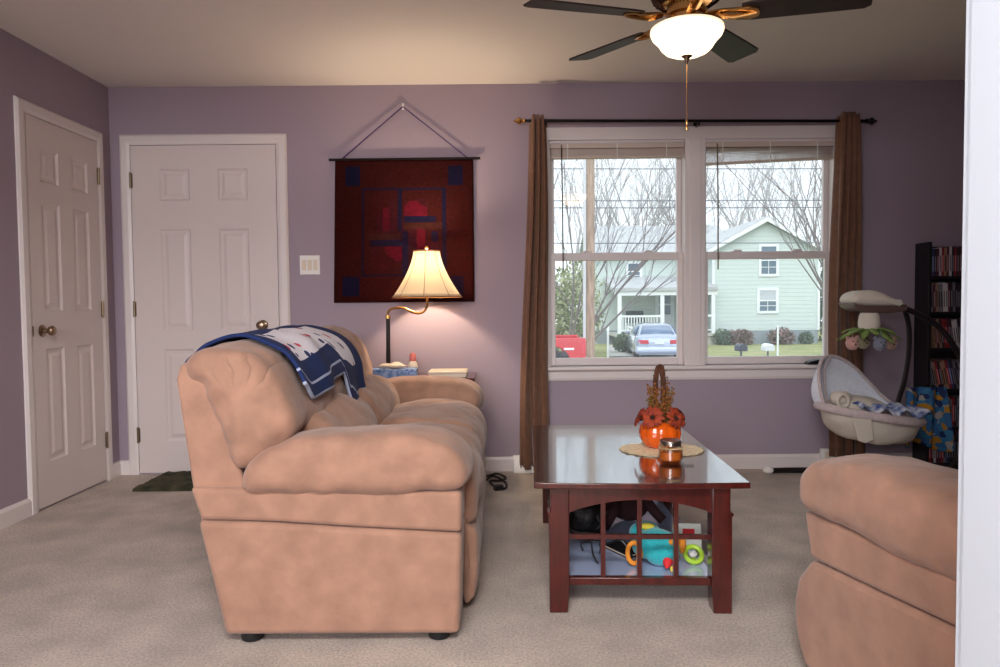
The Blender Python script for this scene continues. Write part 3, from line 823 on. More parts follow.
lathe(bm, [(r, z + PZ) for r, z in pr], (pkx, pky, 0), 72, rib=lambda a, z: 1 - .09 * (1 - abs(math.sin(a * 5.0 + .4))) ** 2)
obj('pumpkin', bm, mat('orange_glaze', (226, 92, 16), .22, var=.12, vscale=12, coat=.6), pk, smooth=70)
rust = mat('rust_petals', (112, 30, 14), .75, vscale=40, col2=(170, 62, 22))
dark = mat('dark_flower_center', (52, 26, 16), .9, bump=1, bscale=300)
vine = mat('brown_vine', (88, 52, 34), .85, var=.35, vscale=50, bump=.6, bscale=120)
olive = mat('olive_leaves', (108, 92, 36), .7, vscale=40, col2=(150, 76, 26))
def petal_ring(bm, c, nrm, nP, L, w, up, ph):
    Q = nrm.normalized().to_track_quat('Z', 'Y').to_matrix()
    for k in range(nP):
        a = 2 * PI * k / nP + ph + random.uniform(-.1, .1)
        l = L * random.uniform(.85, 1.1)
        d = V(math.cos(a), math.sin(a), 0); s = V(-math.sin(a), math.cos(a), 0)
        rows = []
        for t, ww in ((.15, .3), (.45, .9), (.75, 1), (1, .15)):
            z = up * math.sin(t * 2.4) * l
            rows.append([bm.verts.new(c + Q @ (d * l * t + s * w * ww * e + V(0, 0, z + (.003 if e == 0 else 0)))) for e in (-1, 0, 1)])
        for p, q in zip(rows, rows[1:]):
            for e in (0, 1): bm.faces.new((p[e], p[e + 1], q[e + 1], q[e]))
random.seed(11)
for (fx, fy, fz, nx, ny, nz, L) in ((-.038, -.05, .128, -.45, -1, .55, .05), (.045, -.045, .122, .6, -.9, .5, .052), (.0, .05, .132, .1, .9, .7, .05), (-.07, .01, .12, -1, .1, .5, .045), (.075, .02, .12, 1, .2, .45, .045)):
    c = V(pkx + fx, pky + fy, PZ + fz); nn = V(nx, ny, nz)
    bm = B(); petal_ring(bm, c, nn, 13, L, .010, .35, 0); petal_ring(bm, c + nn.normalized() * .004, nn, 11, L * .75, .009, .5, .3)
    f = obj('flower', bm, rust, pk, smooth=60, keep=True)
    bm = B(); ball(bm, c + nn.normalized() * .008, .014, 12, 8); wobble(bm, .004, 300, 2); obj('flower_center', bm, dark, f)
bm = B()
for k in range(90):
    a = random.uniform(0, 2 * PI); rr = random.uniform(.015, .075); z = random.uniform(.105, .16) - rr * .3
    c = V(pkx + rr * math.cos(a), pky + rr * math.sin(a), PZ + z)
    d = V(math.cos(a) + random.uniform(-.6, .6), math.sin(a) + random.uniform(-.6, .6), random.uniform(-.2, 1)).normalized(); s = d.cross(V(random.random(), random.random(), 1)).normalized()
    l = random.uniform(.02, .036); w = l * .3
    vs = [bm.verts.new(p) for p in (c, c + d * l * .5 + s * w, c + d * l, c + d * l * .5 - s * w)]; bm.faces.new(vs)
for k in range(44):
    a = random.uniform(0, 2 * PI); tip = V(pkx + .06 * math.cos(a) * random.uniform(.5, 1.1), pky + .05 * math.sin(a), PZ + random.uniform(.17, .27)); b0 = V(pkx + .02 * math.cos(a), pky + .02 * math.sin(a), PZ + .10)
    tube(bm, [b0, b0.lerp(tip, .6) + V(0, 0, .01), tip], .0013, 5, k=3)
    for q in range(7):
        c = b0.lerp(tip, .45 + q * .09) + V(random.uniform(-.008, .008), random.uniform(-.008, .008), random.uniform(0, .012)); ball(bm, c, random.uniform(.003, .0055), 6, 5)
obj('foliage', bm, olive, pk, smooth=40, keep=True)
bm = B()
for s in range(4):
    pts = []
    for k in range(41):
        t = k / 40; a = PI * t
        x = .019 * math.cos(a); z = .10 + (.338 - .10) * math.sin(a) ** .55
        ph = t * 16 + s * PI / 2
        pts.append((pkx - .002 + x + .007 * math.cos(ph), pky + .0 + .007 * math.sin(ph), PZ + z + .003 * math.cos(ph)))
    tube(bm, pts, .0052, 6)
for k in range(60):
    a = PI * random.random(); c = V(pkx + .022 * math.cos(a) + random.uniform(-.012, .012), pky + random.uniform(-.015, .015), PZ + .10 + .236 * math.sin(a) ** .55)
    d = V(random.uniform(-1, 1), random.uniform(-1, 1), random.uniform(-.5, 1)).normalized(); s = d.cross(V(.3, .2, 1)).normalized()
    vs = [bm.verts.new(p) for p in (c, c + d * .008 + s * .004, c + d * .016, c + d * .008 - s * .004)]; bm.faces.new(vs)
obj('handle', bm, vine, pk, keep=True)

# candle jar on a glass coaster
cx, cy = .645, 2.695
co = B(); box(co, (cx + .012, cy - .01, TT + .0035), (.125, .10, .006), rz=R(-4))
tag(obj('coaster', co, M['clear'], None, bevel=.001), 'square clear glass coaster under the orange candle jar', 'coaster')
CZ = TT + .0068
cj = thing('candle_jar', 'small orange candle jar with a silver lid in front of the pumpkin', 'candle', (cx, cy, CZ))
bm = B(); lathe(bm, [(.001, CZ), (.040, CZ), (.045, CZ + .008), (.045, CZ + .048), (.040, CZ + .056), (.036, CZ + .064), (.034, CZ + .064), (.038, CZ + .055), (.043, CZ + .048), (.043, CZ + .01), (.038, CZ + .004), (.001, CZ + .004)], (cx, cy, 0), 32); obj('jar', bm, M['clear'], cj)
bm = B(); lathe(bm, [(.001, CZ + .004), (.038, CZ + .0045), (.0425, CZ + .011), (.0425, CZ + .038), (.001, CZ + .036)], (cx, cy, 0), 32); obj('wax', bm, mat('orange_wax', (214, 104, 26), .45), cj)
bm = B(); lathe(bm, [(.001, CZ + .06), (.039, CZ + .06), (.040, CZ + .062), (.040, CZ + .078), (.037, CZ + .081), (.001, CZ + .080)], (cx, cy, 0), 32); obj('lid', bm, mat('tin_lid', (190, 186, 180), .25, metal=1), cj)
bm = B()
for k in range(12):
    a = R(200) + random.uniform(-.5, .5); z = CZ + .052
    p = V(cx - .03, cy - .04, z); d = V(random.uniform(-1, .4), random.uniform(-1, -.1), random.uniform(-.2, .8)).normalized()
    tube(bm, [p, p + d * .02 + V(0, 0, .004), p + d * .038], .0016, 5, flat=.3)
tube(bm, [(cx + .044 * math.cos(a * PI / 12), cy + .044 * math.sin(a * PI / 12), CZ + .052) for a in range(25)], .0026, 6)
obj('raffia_bow', bm, mat('raffia', (214, 180, 130), .8), cj)

# things on the low shelf
teal = mat('teal_plush', (36, 168, 176), .9, var=.12, vscale=30, bump=.4, bscale=150, sheen=.4)
orange = mat('orange_plush', (226, 140, 40), .8); yellow = mat('yellow_plush', (226, 206, 70), .8); red = mat('red_plush', (214, 44, 50), .8)
lime = mat('lime_plastic', (168, 206, 60), .4)
tx, ty = .575, 2.62
tb = thing('plush_bird', 'teal plush toy with orange and red details on the low table shelf', 'plush toy', (tx, ty, SH))
bm = B(); ball(bm, (tx, ty, SH + .062), (.092, .07, .058), 24, 14); ball(bm, (tx + .01, ty - .035, SH + .046), (.066, .05, .045), 20, 12); ball(bm, (tx - .03, ty + .075, SH + .085), (.06, .055, .042), 18, 12); wobble(bm, .006, 18, 2); obj('body', bm, teal, tb, smooth=80)
bm = B(); lathe(bm, [(.018, 0), (.015, .015), (.004, .034), (.0005, .037)], M4=Matrix.Translation((tx + .022, ty - .083, SH + .03)) @ Matrix.Rotation(R(115), 4, 'X') @ Matrix.Rotation(R(-20), 4, 'Y'), seg=12); obj('beak', bm, red, tb)
bm = B(); lathe(bm, [(.009, 0), (.006, .012), (.0005, .02)], M4=Matrix.Translation((tx + .032, ty - .112, SH + .016)) @ Matrix.Rotation(R(115), 4, 'X') @ Matrix.Rotation(R(-20), 4, 'Y'), seg=12); obj('beak_tip', bm, yellow, tb)
bm = B(); tube(bm, [(tx - .092 + .024 * math.cos(a * PI / 10), ty - .05 + .006 * math.sin(a * PI / 10), SH + .05 + .036 * math.sin(a * PI / 10)) for a in range(21)], .0085, 8); obj('ring_handle', bm, orange, tb)
bm = B(); ball(bm, (tx + .085, ty - .03, SH + .075), (.016, .02, .035), 12, 8); ball(bm, (tx + .05, ty - .055, SH + .09), (.02, .012, .012), 12, 8); obj('wing', bm, orange, tb)
bm = B(); ball(bm, (tx - .03, ty + .03, SH + .122), (.03, .016, .012), 12, 8); obj('crest', bm, yellow, tb)
gx, gy = .705, 2.615
gt = thing('rattle', 'lime green ring rattle beside the teal plush toy', 'toy', (gx, gy, SH))
bm = B(); tube(bm, [(gx + .030 * math.cos(a * PI / 12), gy + .020 * math.sin(a * PI / 12) - .02, SH + .034 + .022 * math.sin(a * PI / 12)) for a in range(25)], .009, 10); obj('ring', bm, lime, gt)
bm = B(); ball(bm, (gx - .002, gy - .022, SH + .036), (.016, .011, .013), 12, 8); obj('bead', bm, M['white'], gt)
bm = B(); tube(bm, [(gx, gy - .01, SH + .014), (gx + .01, gy + .02, SH + .014), (gx + .04, gy + .05, SH + .02)], .010, 8); obj('strap', bm, lime, gt)
cdm = mat('printed_card', (226, 232, 222), .5)
bk = thing('picture_card', 'white and green card propped behind the lime rattle', 'card', (.71, 2.80, SH))
bm = B(); box(bm, (.735, 2.76, SH + .049), (.085, .012, .092), rx=R(-12), rz=R(-6)); obj('card', bm, cdm, bk)
bm = B(); box(bm, (.728, 2.7515, SH + .068), (.045, .003, .02), rx=R(-12), rz=R(-6)); obj('red_print', bm, red, bk)
bm = B(); box(bm, (.745, 2.7575, SH + .03), (.045, .003, .025), rx=R(-12), rz=R(-6)); obj('green_print', bm, lime, bk)
blk = mat('black_leather', (14, 12, 14), .5, bump=.3, bscale=60)
bgx, bgy = .335, 2.98
bg = thing('handbag', 'slouched black handbag at the left end of the low shelf', 'bag', (bgx, bgy, SH))
bm = B(); ball(bm, (bgx, bgy, SH + .095), (.088, .17, .094), 28, 16)
for v in bm.verts: v.co.z = max(v.co.z, SH + .001)
wobble(bm, .02, 14, 4)
for v in bm.verts: v.co.z = max(v.co.z, SH + .001)
obj('bag_body', bm, blk, bg, smooth=80)
bm = B(); tube(bm, [(bgx + .04, bgy - .13, SH + .12), (bgx + .07, bgy - .17, SH + .07), (bgx + .02, bgy - .22, SH + .06), (bgx - .06, bgy - .20, SH + .07), (bgx - .05, bgy - .13, SH + .12)], .012, 8, k=5); obj('strap', bm, blk, bg)
wn = mat('dark_wine_cloth', (52, 18, 22), .85, bump=.4, bscale=70)
sx_, sy_ = .56, 3.12
ps = thing('stuffed_animal', 'dark wine stuffed animal slumped on the shelf behind the teal toy', 'plush toy', (sx_, sy_, SH))
bm = B(); ball(bm, (sx_, sy_, SH + .10), (.095, .085, .099), 22, 14); wobble(bm, .01, 14, 3); obj('body', bm, wn, ps, smooth=80)
bm = B(); ball(bm, (sx_ + .02, sy_ - .06, SH + .175), (.055, .055, .05), 18, 12); ball(bm, (sx_ + .055, sy_ - .1, SH + .165), (.03, .03, .024), 14, 10); obj('head', bm, wn, ps, smooth=80)
for s, e in ((-1, (-.19, -.12, .03)), (-1, (-.13, -.17, .02)), (1, (.13, -.10, .03))):
    bm = B(); tube(bm, [(sx_ + s * .06, sy_ - .03, SH + .13), (sx_ + e[0] * .6, sy_ + e[1] * .7, SH + .09), (sx_ + e[0], sy_ + e[1], SH + e[2])], lambda t: .026 - .006 * t, 10, k=5); obj('limb', bm, wn, ps, smooth=80)
hw = B()
hx, hy = .345, 2.68
tube(hw, [(hx - .03, hy + .05, SH + .006), (hx - .04, hy, SH + .05), (hx - .01, hy - .05, SH + .075), (hx + .05, hy - .06, SH + .07), (hx + .10, hy - .04, SH + .075), (hx + .13, hy - .06, SH + .04), (hx + .14, hy - .05, SH + .006)], .004, 7, k=6)
tube(hw, [(hx - .01, hy - .05, SH + .075), (hx - .005, hy - .07, SH + .03), (hx + .01, hy - .09, SH + .006)], .0035, 7, k=4); tube(hw, [(hx + .02, hy - .056, SH + .072), (hx + .025, hy - .05, SH + .045), (hx + .03, hy + .02, SH + .006)], .0035, 7, k=4)
tag(obj('cable', hw, M['foot'], None), 'thin black looped cable lying at the front of the low shelf', 'cable')
bb = thing('paperback', 'thin dark booklet lying under the toys on the low shelf', 'book', (.475, 2.72, SH))
bm = B(); box(bm, (.475, 2.74, SH + .012), (.09, .15, .004), rz=.5); box(bm, (.475, 2.74, SH + .002), (.09, .15, .004), rz=.5); obj('cover', bm, blk, bb)
bm = B(); box(bm, (.475, 2.74, SH + .007), (.086, .146, .006), rz=.5); obj('pages', bm, M['offwhite'], bb)

# ------------------------------------------------------------------ ceiling fan
FX, FY = .692, 2.65
fan = thing('ceiling_fan', 'ceiling fan with dark blades, brass motor and a lit glass bowl', 'ceiling fan', (FX, FY, HC))
walnut = mat('dark_walnut_blade', (40, 24, 22), .55, var=.3, vscale=10)
bm = B(); lathe(bm, [(.02, 2.30), (.02, 2.37), (.055, 2.39), (.075, 2.42), (.075, 2.44), (.001, 2.44)][::-1], (FX, FY, 0), 28); obj('canopy', bm, M['brass'], fan)
bm = B(); lathe(bm, [(.001, 2.31), (.05, 2.31), (.10, 2.285), (.128, 2.24), (.13, 2.20), (.115, 2.165), (.085, 2.145), (.06, 2.14), (.001, 2.14)], (FX, FY, 0), 40); obj('motor_housing', bm, M['brass'], fan)
bm = B()
for k in range(28):
    a = 2 * PI * k / 28; tube(bm, [(FX + r * math.cos(a), FY + r * math.sin(a), z) for r, z in ((.133, 2.235), (.134, 2.20), (.119, 2.162), (.09, 2.142))], .005, 5)
obj('housing_fins', bm, mat('dark_bronze', (60, 36, 24), .4, metal=.8), fan)
bm = B(); lathe(bm, [(.001, 2.14), (.07, 2.14), (.072, 2.105), (.062, 2.098), (.062, 2.082), (.085, 2.074), (.114, 2.066), (.116, 2.058), (.06, 2.052), (.001, 2.052)], (FX, FY, 0), 32); obj('light_fitter', bm, M['brass'], fan)
# glass bowl: emitting frosted glass
glow = mat('lit_frosted_glass', (250, 236, 214), .4, emit=(255, 222, 184), estr=6)
nt = glow.node_tree; tcn = nt.nodes.new('ShaderNodeTexCoord'); spz = nt.nodes.new('ShaderNodeSeparateXYZ'); nt.links.new(tcn.outputs['Object'], spz.inputs[0])
mr = nt.nodes.new('ShaderNodeMapRange'); mr.inputs['From Min'].default_value = 2.058 - HC; mr.inputs['From Max'].default_value = 1.99 - HC; mr.inputs['To Min'].default_value = .85; mr.inputs['To Max'].default_value = 4.2
nt.links.new(spz.outputs[2], mr.inputs['Value']); nt.links.new(mr.outputs[0], nt.nodes['Principled BSDF'].inputs['Emission Strength'])
bm = B(); lathe(bm, [(.120, 2.060), (.128, 2.055), (.129, 2.045), (.122, 2.029), (.107, 2.014), (.098, 2.003), (.090, 1.990), (.076, 1.976), (.054, 1.966), (.028, 1.961), (.001, 1.960)], (FX, FY, 0), 48, close=False)
obj('glass_bowl', bm, glow, fan, smooth=80, solid=.004)
bm = B(); lathe(bm, [(.001, 1.966), (.020, 1.962), (.021, 1.958), (.012, 1.952), (.007, 1.942), (.004, 1.932), (.0005, 1.926)], (FX, FY, 0), 18); obj('bowl_finial', bm, M['nickel'], fan)
bm = B()
for k in range(48): ball(bm, (FX, FY, 1.926 - k * .0042), .0024, 6, 4)
pcn = obj('pull_chain', bm, M['brass'], fan)
bm = B(); lathe(bm, [(.0005, 1.735), (.004, 1.733), (.006, 1.72), (.005, 1.71), (.003, 1.705), (.006, 1.70), (.005, 1.692), (.0005, 1.69)], (FX, FY, 0), 12); obj('pull_knob', bm, M['brass'], pcn)
for k in range(5):
    a = R(52 + 72 * k); ex = V(math.cos(a), math.sin(a), 0); ey = V(-math.sin(a), math.cos(a), 0); c = V(FX, FY, 2.09)
    til = R(-12)
    def Tb(u, v, d, ex=ex, ey=ey, c=c): return c + ex * u + ey * (v * math.cos(til)) + V(0, 0, v * math.sin(til) + d + .045 * u * ex.y)
    bm = B()
    outl = [(.19, -.045), (.22, -.052), (.45, -.062), (.585, -.066), (.606, -.052), (.606, .052), (.585, .066), (.45, .062), (.22, .052), (.19, .045)]
    prism(bm, outl, Tb, 0, .007); bl = obj('blade', bm, walnut, fan, smooth=30, bevel=.001)
    bm = B()
    prism(bm, [(.06, -.016), (.12, -.02), (.17, -.03), (.215, -.036), (.245, -.022), (.25, 0), (.245, .022), (.215, .036), (.17, .03), (.12, .02), (.06, .016)], lambda u, v, d: Tb(u, v, d + (.0 if u > .16 else .012)), -.007, -.0005)
    tube(bm, [Tb(.10, 0, .005), Tb(.15, .0, -.012), Tb(.20, 0, -.011), Tb(.24, 0, -.007)], .008, 8, k=4)
    obj('blade_bracket', bm, M['brass'], bl, bevel=.001)

# ------------------------------------------------------------------ bookcase with cases
BX0, BX1, BY0, BY1 = 2.628, 3.06, 4.40, 4.547
bc = thing('bookcase', 'tall black bookcase filled with film cases beyond the baby swing', 'bookcase', ((BX0 + BX1) / 2, BY1, 0))
for x in (BX0, BX1 - .02):
    bm = B(); span(bm, (x, BY0, 0), (x + .02, BY1, 1.42)); obj('side', bm, M['black'], bc, bevel=.002)
bm = B(); span(bm, (BX0 + .02, BY1 - .01, .05), (BX1 - .02, BY1, 1.4)); obj('back_panel', bm, M['black'], bc)
SHZ = [.06, .285, .516, .77, .992, 1.21]
for z in SHZ:
    bm = B(); span(bm, (BX0 + .02, BY0 + .004, z - .018), (BX1 - .02, BY1 - .01, z)); obj('shelf', bm, M['black'], bc, bevel=.001)
bm = B(); span(bm, (BX0 + .02, BY0 + .01, 0), (BX1 - .02, BY0 + .025, .042)); obj('kickboard', bm, M['black'], bc)
cols = {'dark': (34, 30, 40), 'grey': (112, 108, 116), 'white': (186, 180, 184), 'red': (128, 34, 40), 'blue': (48, 60, 100), 'tan': (150, 116, 92), 'maroon': (70, 30, 40)}
proto = {}
for k, c in cols.items():
    bm = B(); span(bm, (0, 0, 0), (.0145, .125, .18))
    o = obj('film_case', bm, [mat('case_' + k, c, .3, coat=.3), mat('title_' + k, tuple(min(255, v + 90) if sum(c) < 330 else max(0, v - 100) for v in c), .4)], None, smooth=0, bevel=.0012)
    bm = bmesh.new(); bm.from_mesh(o.data)
    span(bm, (.004, -.0006, .03), (.0105, .001, .13), mi=1); bm.to_mesh(o.data); bm.free()
    proto[k] = [o, False]
rowname = ['lowest', 'fifth', 'fourth', 'third', 'second', 'top']
random.seed(5)
for ri, z in enumerate(SHZ):
    x = BX0 + .022 + (.03 if ri in (2, 3) else 0); nm = rowname[ri]
    lean = {3: R(9), 2: R(12), 4: R(2)}.get(ri, 0)
    lim = BX1 - .024 - (.05 if lean else .012)
    q = 0
    while x < lim - .015:
        k = random.choices(list(cols), [8, 3, 3, 4, 2, 2, 4])[0]
        src, used = proto[k]
        if used: o = src.copy(); C.objects.link(o)
        else: o = src; proto[k][1] = True
        la = lean if q % 11 < 9 else lean * .9
        hsc = random.choice((1, 1, 1, .97, .93))
        o.scale = (1, 1, hsc)
        o.rotation_euler = (0, -la if ri != 2 else -la, 0)
        o.location = (x, BY0 + .006 + random.uniform(0, .004), z + .0006)
        tag(o, '%s spined film case on the %s shelf of the black bookcase' % (k, nm), 'film case', '%s film cases on the %s bookcase shelf' % (k, nm))
        x += .0152 / math.cos(la) + (.0 if lean else .0003); q += 1
# fabric with blue and yellow print hanging on the bookcase
bm = B(); nu, nv = 34, 30; g = []
for i in range(nu + 1):
    u = i / nu; row = []
    for j in range(nv + 1):
        v = j / nv
        x = 2.475 + .24 * u + .05 * v * (u - .3) - .02 * math.sin(v * 3)
        z = .535 - .36 * v + .03 * math.sin(u * 5 + .7) * v - .02 * (u < .2) * v
        y = BY0 - .045 - .035 * math.sin(u * 13 + v * 2) * (.5 + v) - .03 * math.sin(v * PI)
        row.append(bm.verts.new((x, y, z)))
    g.append(row)
for i in range(nu):
    for j in range(nv): bm.faces.new((g[i][j], g[i + 1][j], g[i + 1][j + 1], g[i][j + 1]))
bq = mat('blue_print_cloth', (56, 110, 168), .85, vscale=9, detail=1)
nt = bq.node_tree; tc = nt.nodes.new('ShaderNodeTexCoord'); vo = nt.nodes.new('ShaderNodeTexVoronoi'); vo.inputs['Scale'].default_value = 27
nt.links.new(tc.outputs['Object'], vo.inputs['Vector'])
sc_ = nt.nodes.new('ShaderNodeSeparateColor'); nt.links.new(vo.outputs['Color'], sc_.inputs[0])
rp = nt.nodes.new('ShaderNodeValToRGB'); rp.color_ramp.interpolation = 'CONSTANT'
rp.color_ramp.elements[0].color = lin((48, 100, 150)); rp.color_ramp.elements[1].position = .78; rp.color_ramp.elements[1].color = lin((180, 128, 34))
for p, c in ((.4, (24, 46, 92)), (.55, (54, 118, 160)), (.93, (160, 154, 150))):
    e = rp.color_ramp.elements.new(p); e.color = lin(c)
nt.links.new(sc_.outputs[0], rp.inputs[0]); nt.links.new(rp.outputs[0], nt.nodes['Principled BSDF'].inputs['Base Color'])
bag = thing('play_quilt', 'blue and yellow print baby quilt hung on the front of the bookcase', 'quilt', (2.64, BY0 - .04, .535))
obj('cloth', bm, bq, bag, smooth=80, solid=.012)
bm = B()
for x in (2.66, 2.70):
    bm = B(); tube(bm, [(x, BY0 - .04, .53), (x, BY0 - .012, .545), (x, BY0 + .004, .53)], .004, 6, k=4); obj('hanging_loop', bm, M['foot'], bag)

# ------------------------------------------------------------------ baby swing
SYY = 3.93
swg = thing('baby_swing', 'cradle style baby swing with pale hood and hanging toy mobile', 'baby swing', (2.06, SYY, 0))
grey = mat('taupe_plastic', (150, 130, 120), .4); dk = mat('dark_swing_tube', (40, 32, 34), .35, metal=.3)
pale = mat('pale_blue_mesh', (228, 230, 240), .8, var=.06, vscale=60, bump=.4, bscale=300, sheen=.3)
beige = mat('cream_swing_cloth', (214, 204, 190), .8, bump=.3, bscale=40); rimm = mat('rim_cloth', (196, 180, 180), .8, var=.1, vscale=40)
RC = V(2.03, SYY, .448); rx_, ry_ = .272, .205
def rim(a, s=1, dz=0):
    return V(RC.x + rx_ * s * math.cos(a), RC.y + ry_ * s * math.sin(a), RC.z - .12 * math.cos(a) * s * .35 + dz)
bm = B(); tube(bm, [rim(2 * PI * k / 48) for k in range(49)], .019, 10, flat=1.3, cap=False); obj('seat_rim', bm, rimm, swg, smooth=80)
bm = B(); g = []
for j in range(11):
    t = j / 10; s = math.cos(t * PI / 2) ** .55 if j < 10 else .02; row = []
    for k in range(48): row.append(bm.verts.new(rim(2 * PI * k / 48, .93 * max(s, .02), -.155 * math.sin(t * PI / 2))))
    g.append(row)
for a, b in zip(g, g[1:]):
    for k in range(48): bm.faces.new((a[k], a[(k + 1) % 48], b[(k + 1) % 48], b[k]))
wobble(bm, .02, 9, 4); obj('seat_bowl', bm, beige, swg, smooth=80, solid=.01)
# hood: lofted from the rear half of the rim to a raised arc
harc = crom([(1.775, SYY - .03, .48), (1.762, SYY + .0, .58), (1.775, SYY + .05, .675), (1.815, SYY + .10, .735), (1.87, SYY + .14, .752), (1.95, SYY + .17, .738), (2.05, SYY + .2, .68), (2.15, SYY + .22, .585), (2.24, SYY + .2, .49), (2.30, SYY + .1, .43)], 6)
bm = B(); g = []; n = len(harc)
for i, p in enumerate(harc):
    a = PI * 1.03 - (PI * .96) * i / (n - 1); q = rim(a, .97, .012); row = []
    for j in range(11):
        t = j / 10; c = q.lerp(p, t) + V(-.015, .055, 0) * math.sin(t * PI); row.append(bm.verts.new(c))
    g.append(row)
for a, b in zip(g, g[1:]):
    for j in range(10): bm.faces.new((a[j], a[j + 1], b[j + 1], b[j]))
hd = obj('hood', bm, pale, swg, smooth=80, solid=.008)
bm = B(); tube(bm, [p + V(0, 0, 0) for p in harc], .010, 8); obj('hood_binding', bm, rimm, hd, smooth=80)
bm = B(); tube(bm, [harc[24] + V(0, -.02, .0), harc[24].lerp(rim(2.1, .95, .02), .35) + V(-.02, .02, 0), rim(2.3, .93, .02)], .007, 6, k=5); obj('hood_seam', bm, rimm, hd)
bm = B(); ball(bm, (RC.x - .07, SYY + .02, RC.z + .045), (.15, .13, .05), 20, 12); ball(bm, (RC.x - .17, SYY - .03, RC.z + .085), (.06, .05, .045), 16, 10); wobble(bm, .012, 16, 3); obj('head_cushion', bm, beige, swg, smooth=80)
bm = B(); tube(bm, [(RC.x - .2 + .03 * math.cos(a * PI / 8), SYY - .12, RC.z + .085 + .035 * math.sin(a * PI / 8)) for a in range(17)], .008, 8); obj('strap_loop', bm, beige, swg)
bm = B(); prism(bm, [(1.83, .46), (1.86, .34), (1.90, .325), (1.94, .345), (1.93, .45)], XZ, SYY - .225, SYY - .215); obj('side_flap', bm, beige, swg, solid=.0, bevel=.003)
# frame
bm = B()
tube(bm, [(2.24, SYY + .10, 1.03), (2.335, SYY + .2, 1.0), (2.37, SYY + .22, .90), (2.37, SYY + .22, .76), (2.335, SYY + .2, .60), (2.27, SYY + .14, .50), (2.20, SYY + .05, .42)], .014, 10, k=6); obj('seat_arm', bm, dk, swg)
bm = B()
tube(bm, [(2.20, SYY + .08, 1.04), (2.33, SYY + .07, .99), (2.46, SYY + .06, .90), (2.56, SYY + .05, .74), (2.62, SYY + .05, .55), (2.645, SYY + .06, .36), (2.60, SYY + .10, .18), (2.52, SYY + .16, .05), (2.42, SYY + .2, .022)], .016, 10, k=6); obj('upright', bm, dk, swg)
bm = B(); tube(bm, [(1.66, 4.40, .022), (1.80, 4.42, .02), (2.10, 4.40, .02), (2.38, 4.30, .02), (2.50, 4.10, .02), (2.46, 3.80, .02), (2.30, 3.62, .02), (2.0, 3.55, .02)], .017, 10, k=6); obj('base_loop', bm, dk, swg)
for p in ((1.655, 4.40), (1.99, 3.548)):
    bm = B(); ball(bm, (p[0], p[1], .026), (.034, .026, .024), 14, 10); obj('foot_cap', bm, M['white'], swg)
hm = crom([(1.888, 0, 1.072), (1.905, 0, 1.10), (1.96, 0, 1.118), (2.05, 0, 1.118), (2.15, 0, 1.085), (2.225, 0, 1.045), (2.215, 0, 1.01), (2.10, 0, 1.0), (1.98, 0, 1.01), (1.91, 0, 1.03)], 1)
hsx = lambda x: 2.05 + (x - 2.055) * .84
bm = B(); puff(bm, [(hsx(a), b) for a, b in ((1.885, 1.062), (1.90, 1.098), (1.96, 1.120), (2.05, 1.116), (2.15, 1.080), (2.222, 1.050), (2.20, 1.036), (2.05, 1.036), (1.93, 1.042))], XZ, SYY - .07, SYY + .12, .035, n=80, bulge=.005); obj('motor_head', bm, beige, swg, smooth=80)
bm = B(); puff(bm, [(hsx(a), b) for a, b in ((1.89, 1.055), (1.93, 1.044), (2.05, 1.038), (2.20, 1.038), (2.225, 1.045), (2.22, 1.01), (2.10, .997), (1.98, 1.002), (1.91, 1.025))], XZ, SYY - .072, SYY + .122, .014, n=80, bulge=.004); obj('head_underside', bm, mat('brown_swing_plastic', (96, 74, 70), .4), swg, smooth=80)
mbx = 2.01
bm = B(); lathe(bm, [(.001, 1.0), (.042, 1.0), (.05, .985), (.056, .94), (.052, .915), (.03, .905), (.001, .905)], (mbx, SYY - .03, 0), 24); obj('mobile_hub', bm, beige, swg)
bm = B()
for k in range(14):
    a = 2 * PI * k / 14; c = V(mbx + .035 * math.cos(a), SYY - .03 + .035 * math.sin(a), .912); d = V(math.cos(a), math.sin(a), -.25 - .25 * (k % 2)); s = V(-math.sin(a), math.cos(a), 0); L = .10 + .02 * (k % 3)
    rows = [[c + d * L * t + s * w * e + V(0, 0, .012 * math.sin(t * 3)) for e in (-1, 0, 1)] for t, w in ((0, .008), (.35, .026), (.7, .022), (1, .003))]
    vr = [[bm.verts.new(p + V(0, 0, .004 if i == 1 else 0)) for i, p in enumerate(r)] for r in rows]
    for p, q in zip(vr, vr[1:]):
        for e in (0, 1): bm.faces.new((p[e], p[e + 1], q[e + 1], q[e]))
obj('mobile_leaves', bm, mat('green_felt', (118, 142, 72), .85, var=.3, vscale=30), swg, smooth=60, solid=.004)
tc_ = [((-.105, -.03), (196, 150, 140)), ((.0, -.115), (120, 124, 140)), ((.10, -.03), (190, 150, 130)), ((.0, .06), (160, 150, 120))]
for (dx, dy), c in tc_:
    mt = mat('toy_felt', c, .85, sheen=.3); px_, py_, pz_ = mbx + dx, SYY - .03 + dy, .835
    bm = B(); ball(bm, (px_, py_, pz_), (.034, .032, .036), 16, 10); ball(bm, (px_, py_ - .026, pz_ - .006), (.018, .012, .014), 12, 8)
    for s in (-1, 1): ball(bm, (px_ + s * .024, py_, pz_ + .03), (.012, .008, .014), 8, 6)
    tube(bm, [(px_, py_, pz_ + .03), (px_, py_, .905)], .0025, 5)
    t_ = obj('mobile_toy', bm, mt, swg, smooth=80)
    bm = B()
    for s in (-1, 1): ball(bm, (px_ + s * .012, py_ - .031, pz_ + .012), .0042, 8, 6)
    ball(bm, (px_, py_ - .038, pz_ - .003), .005, 8, 6); obj('toy_face', bm, M['foot'], t_)
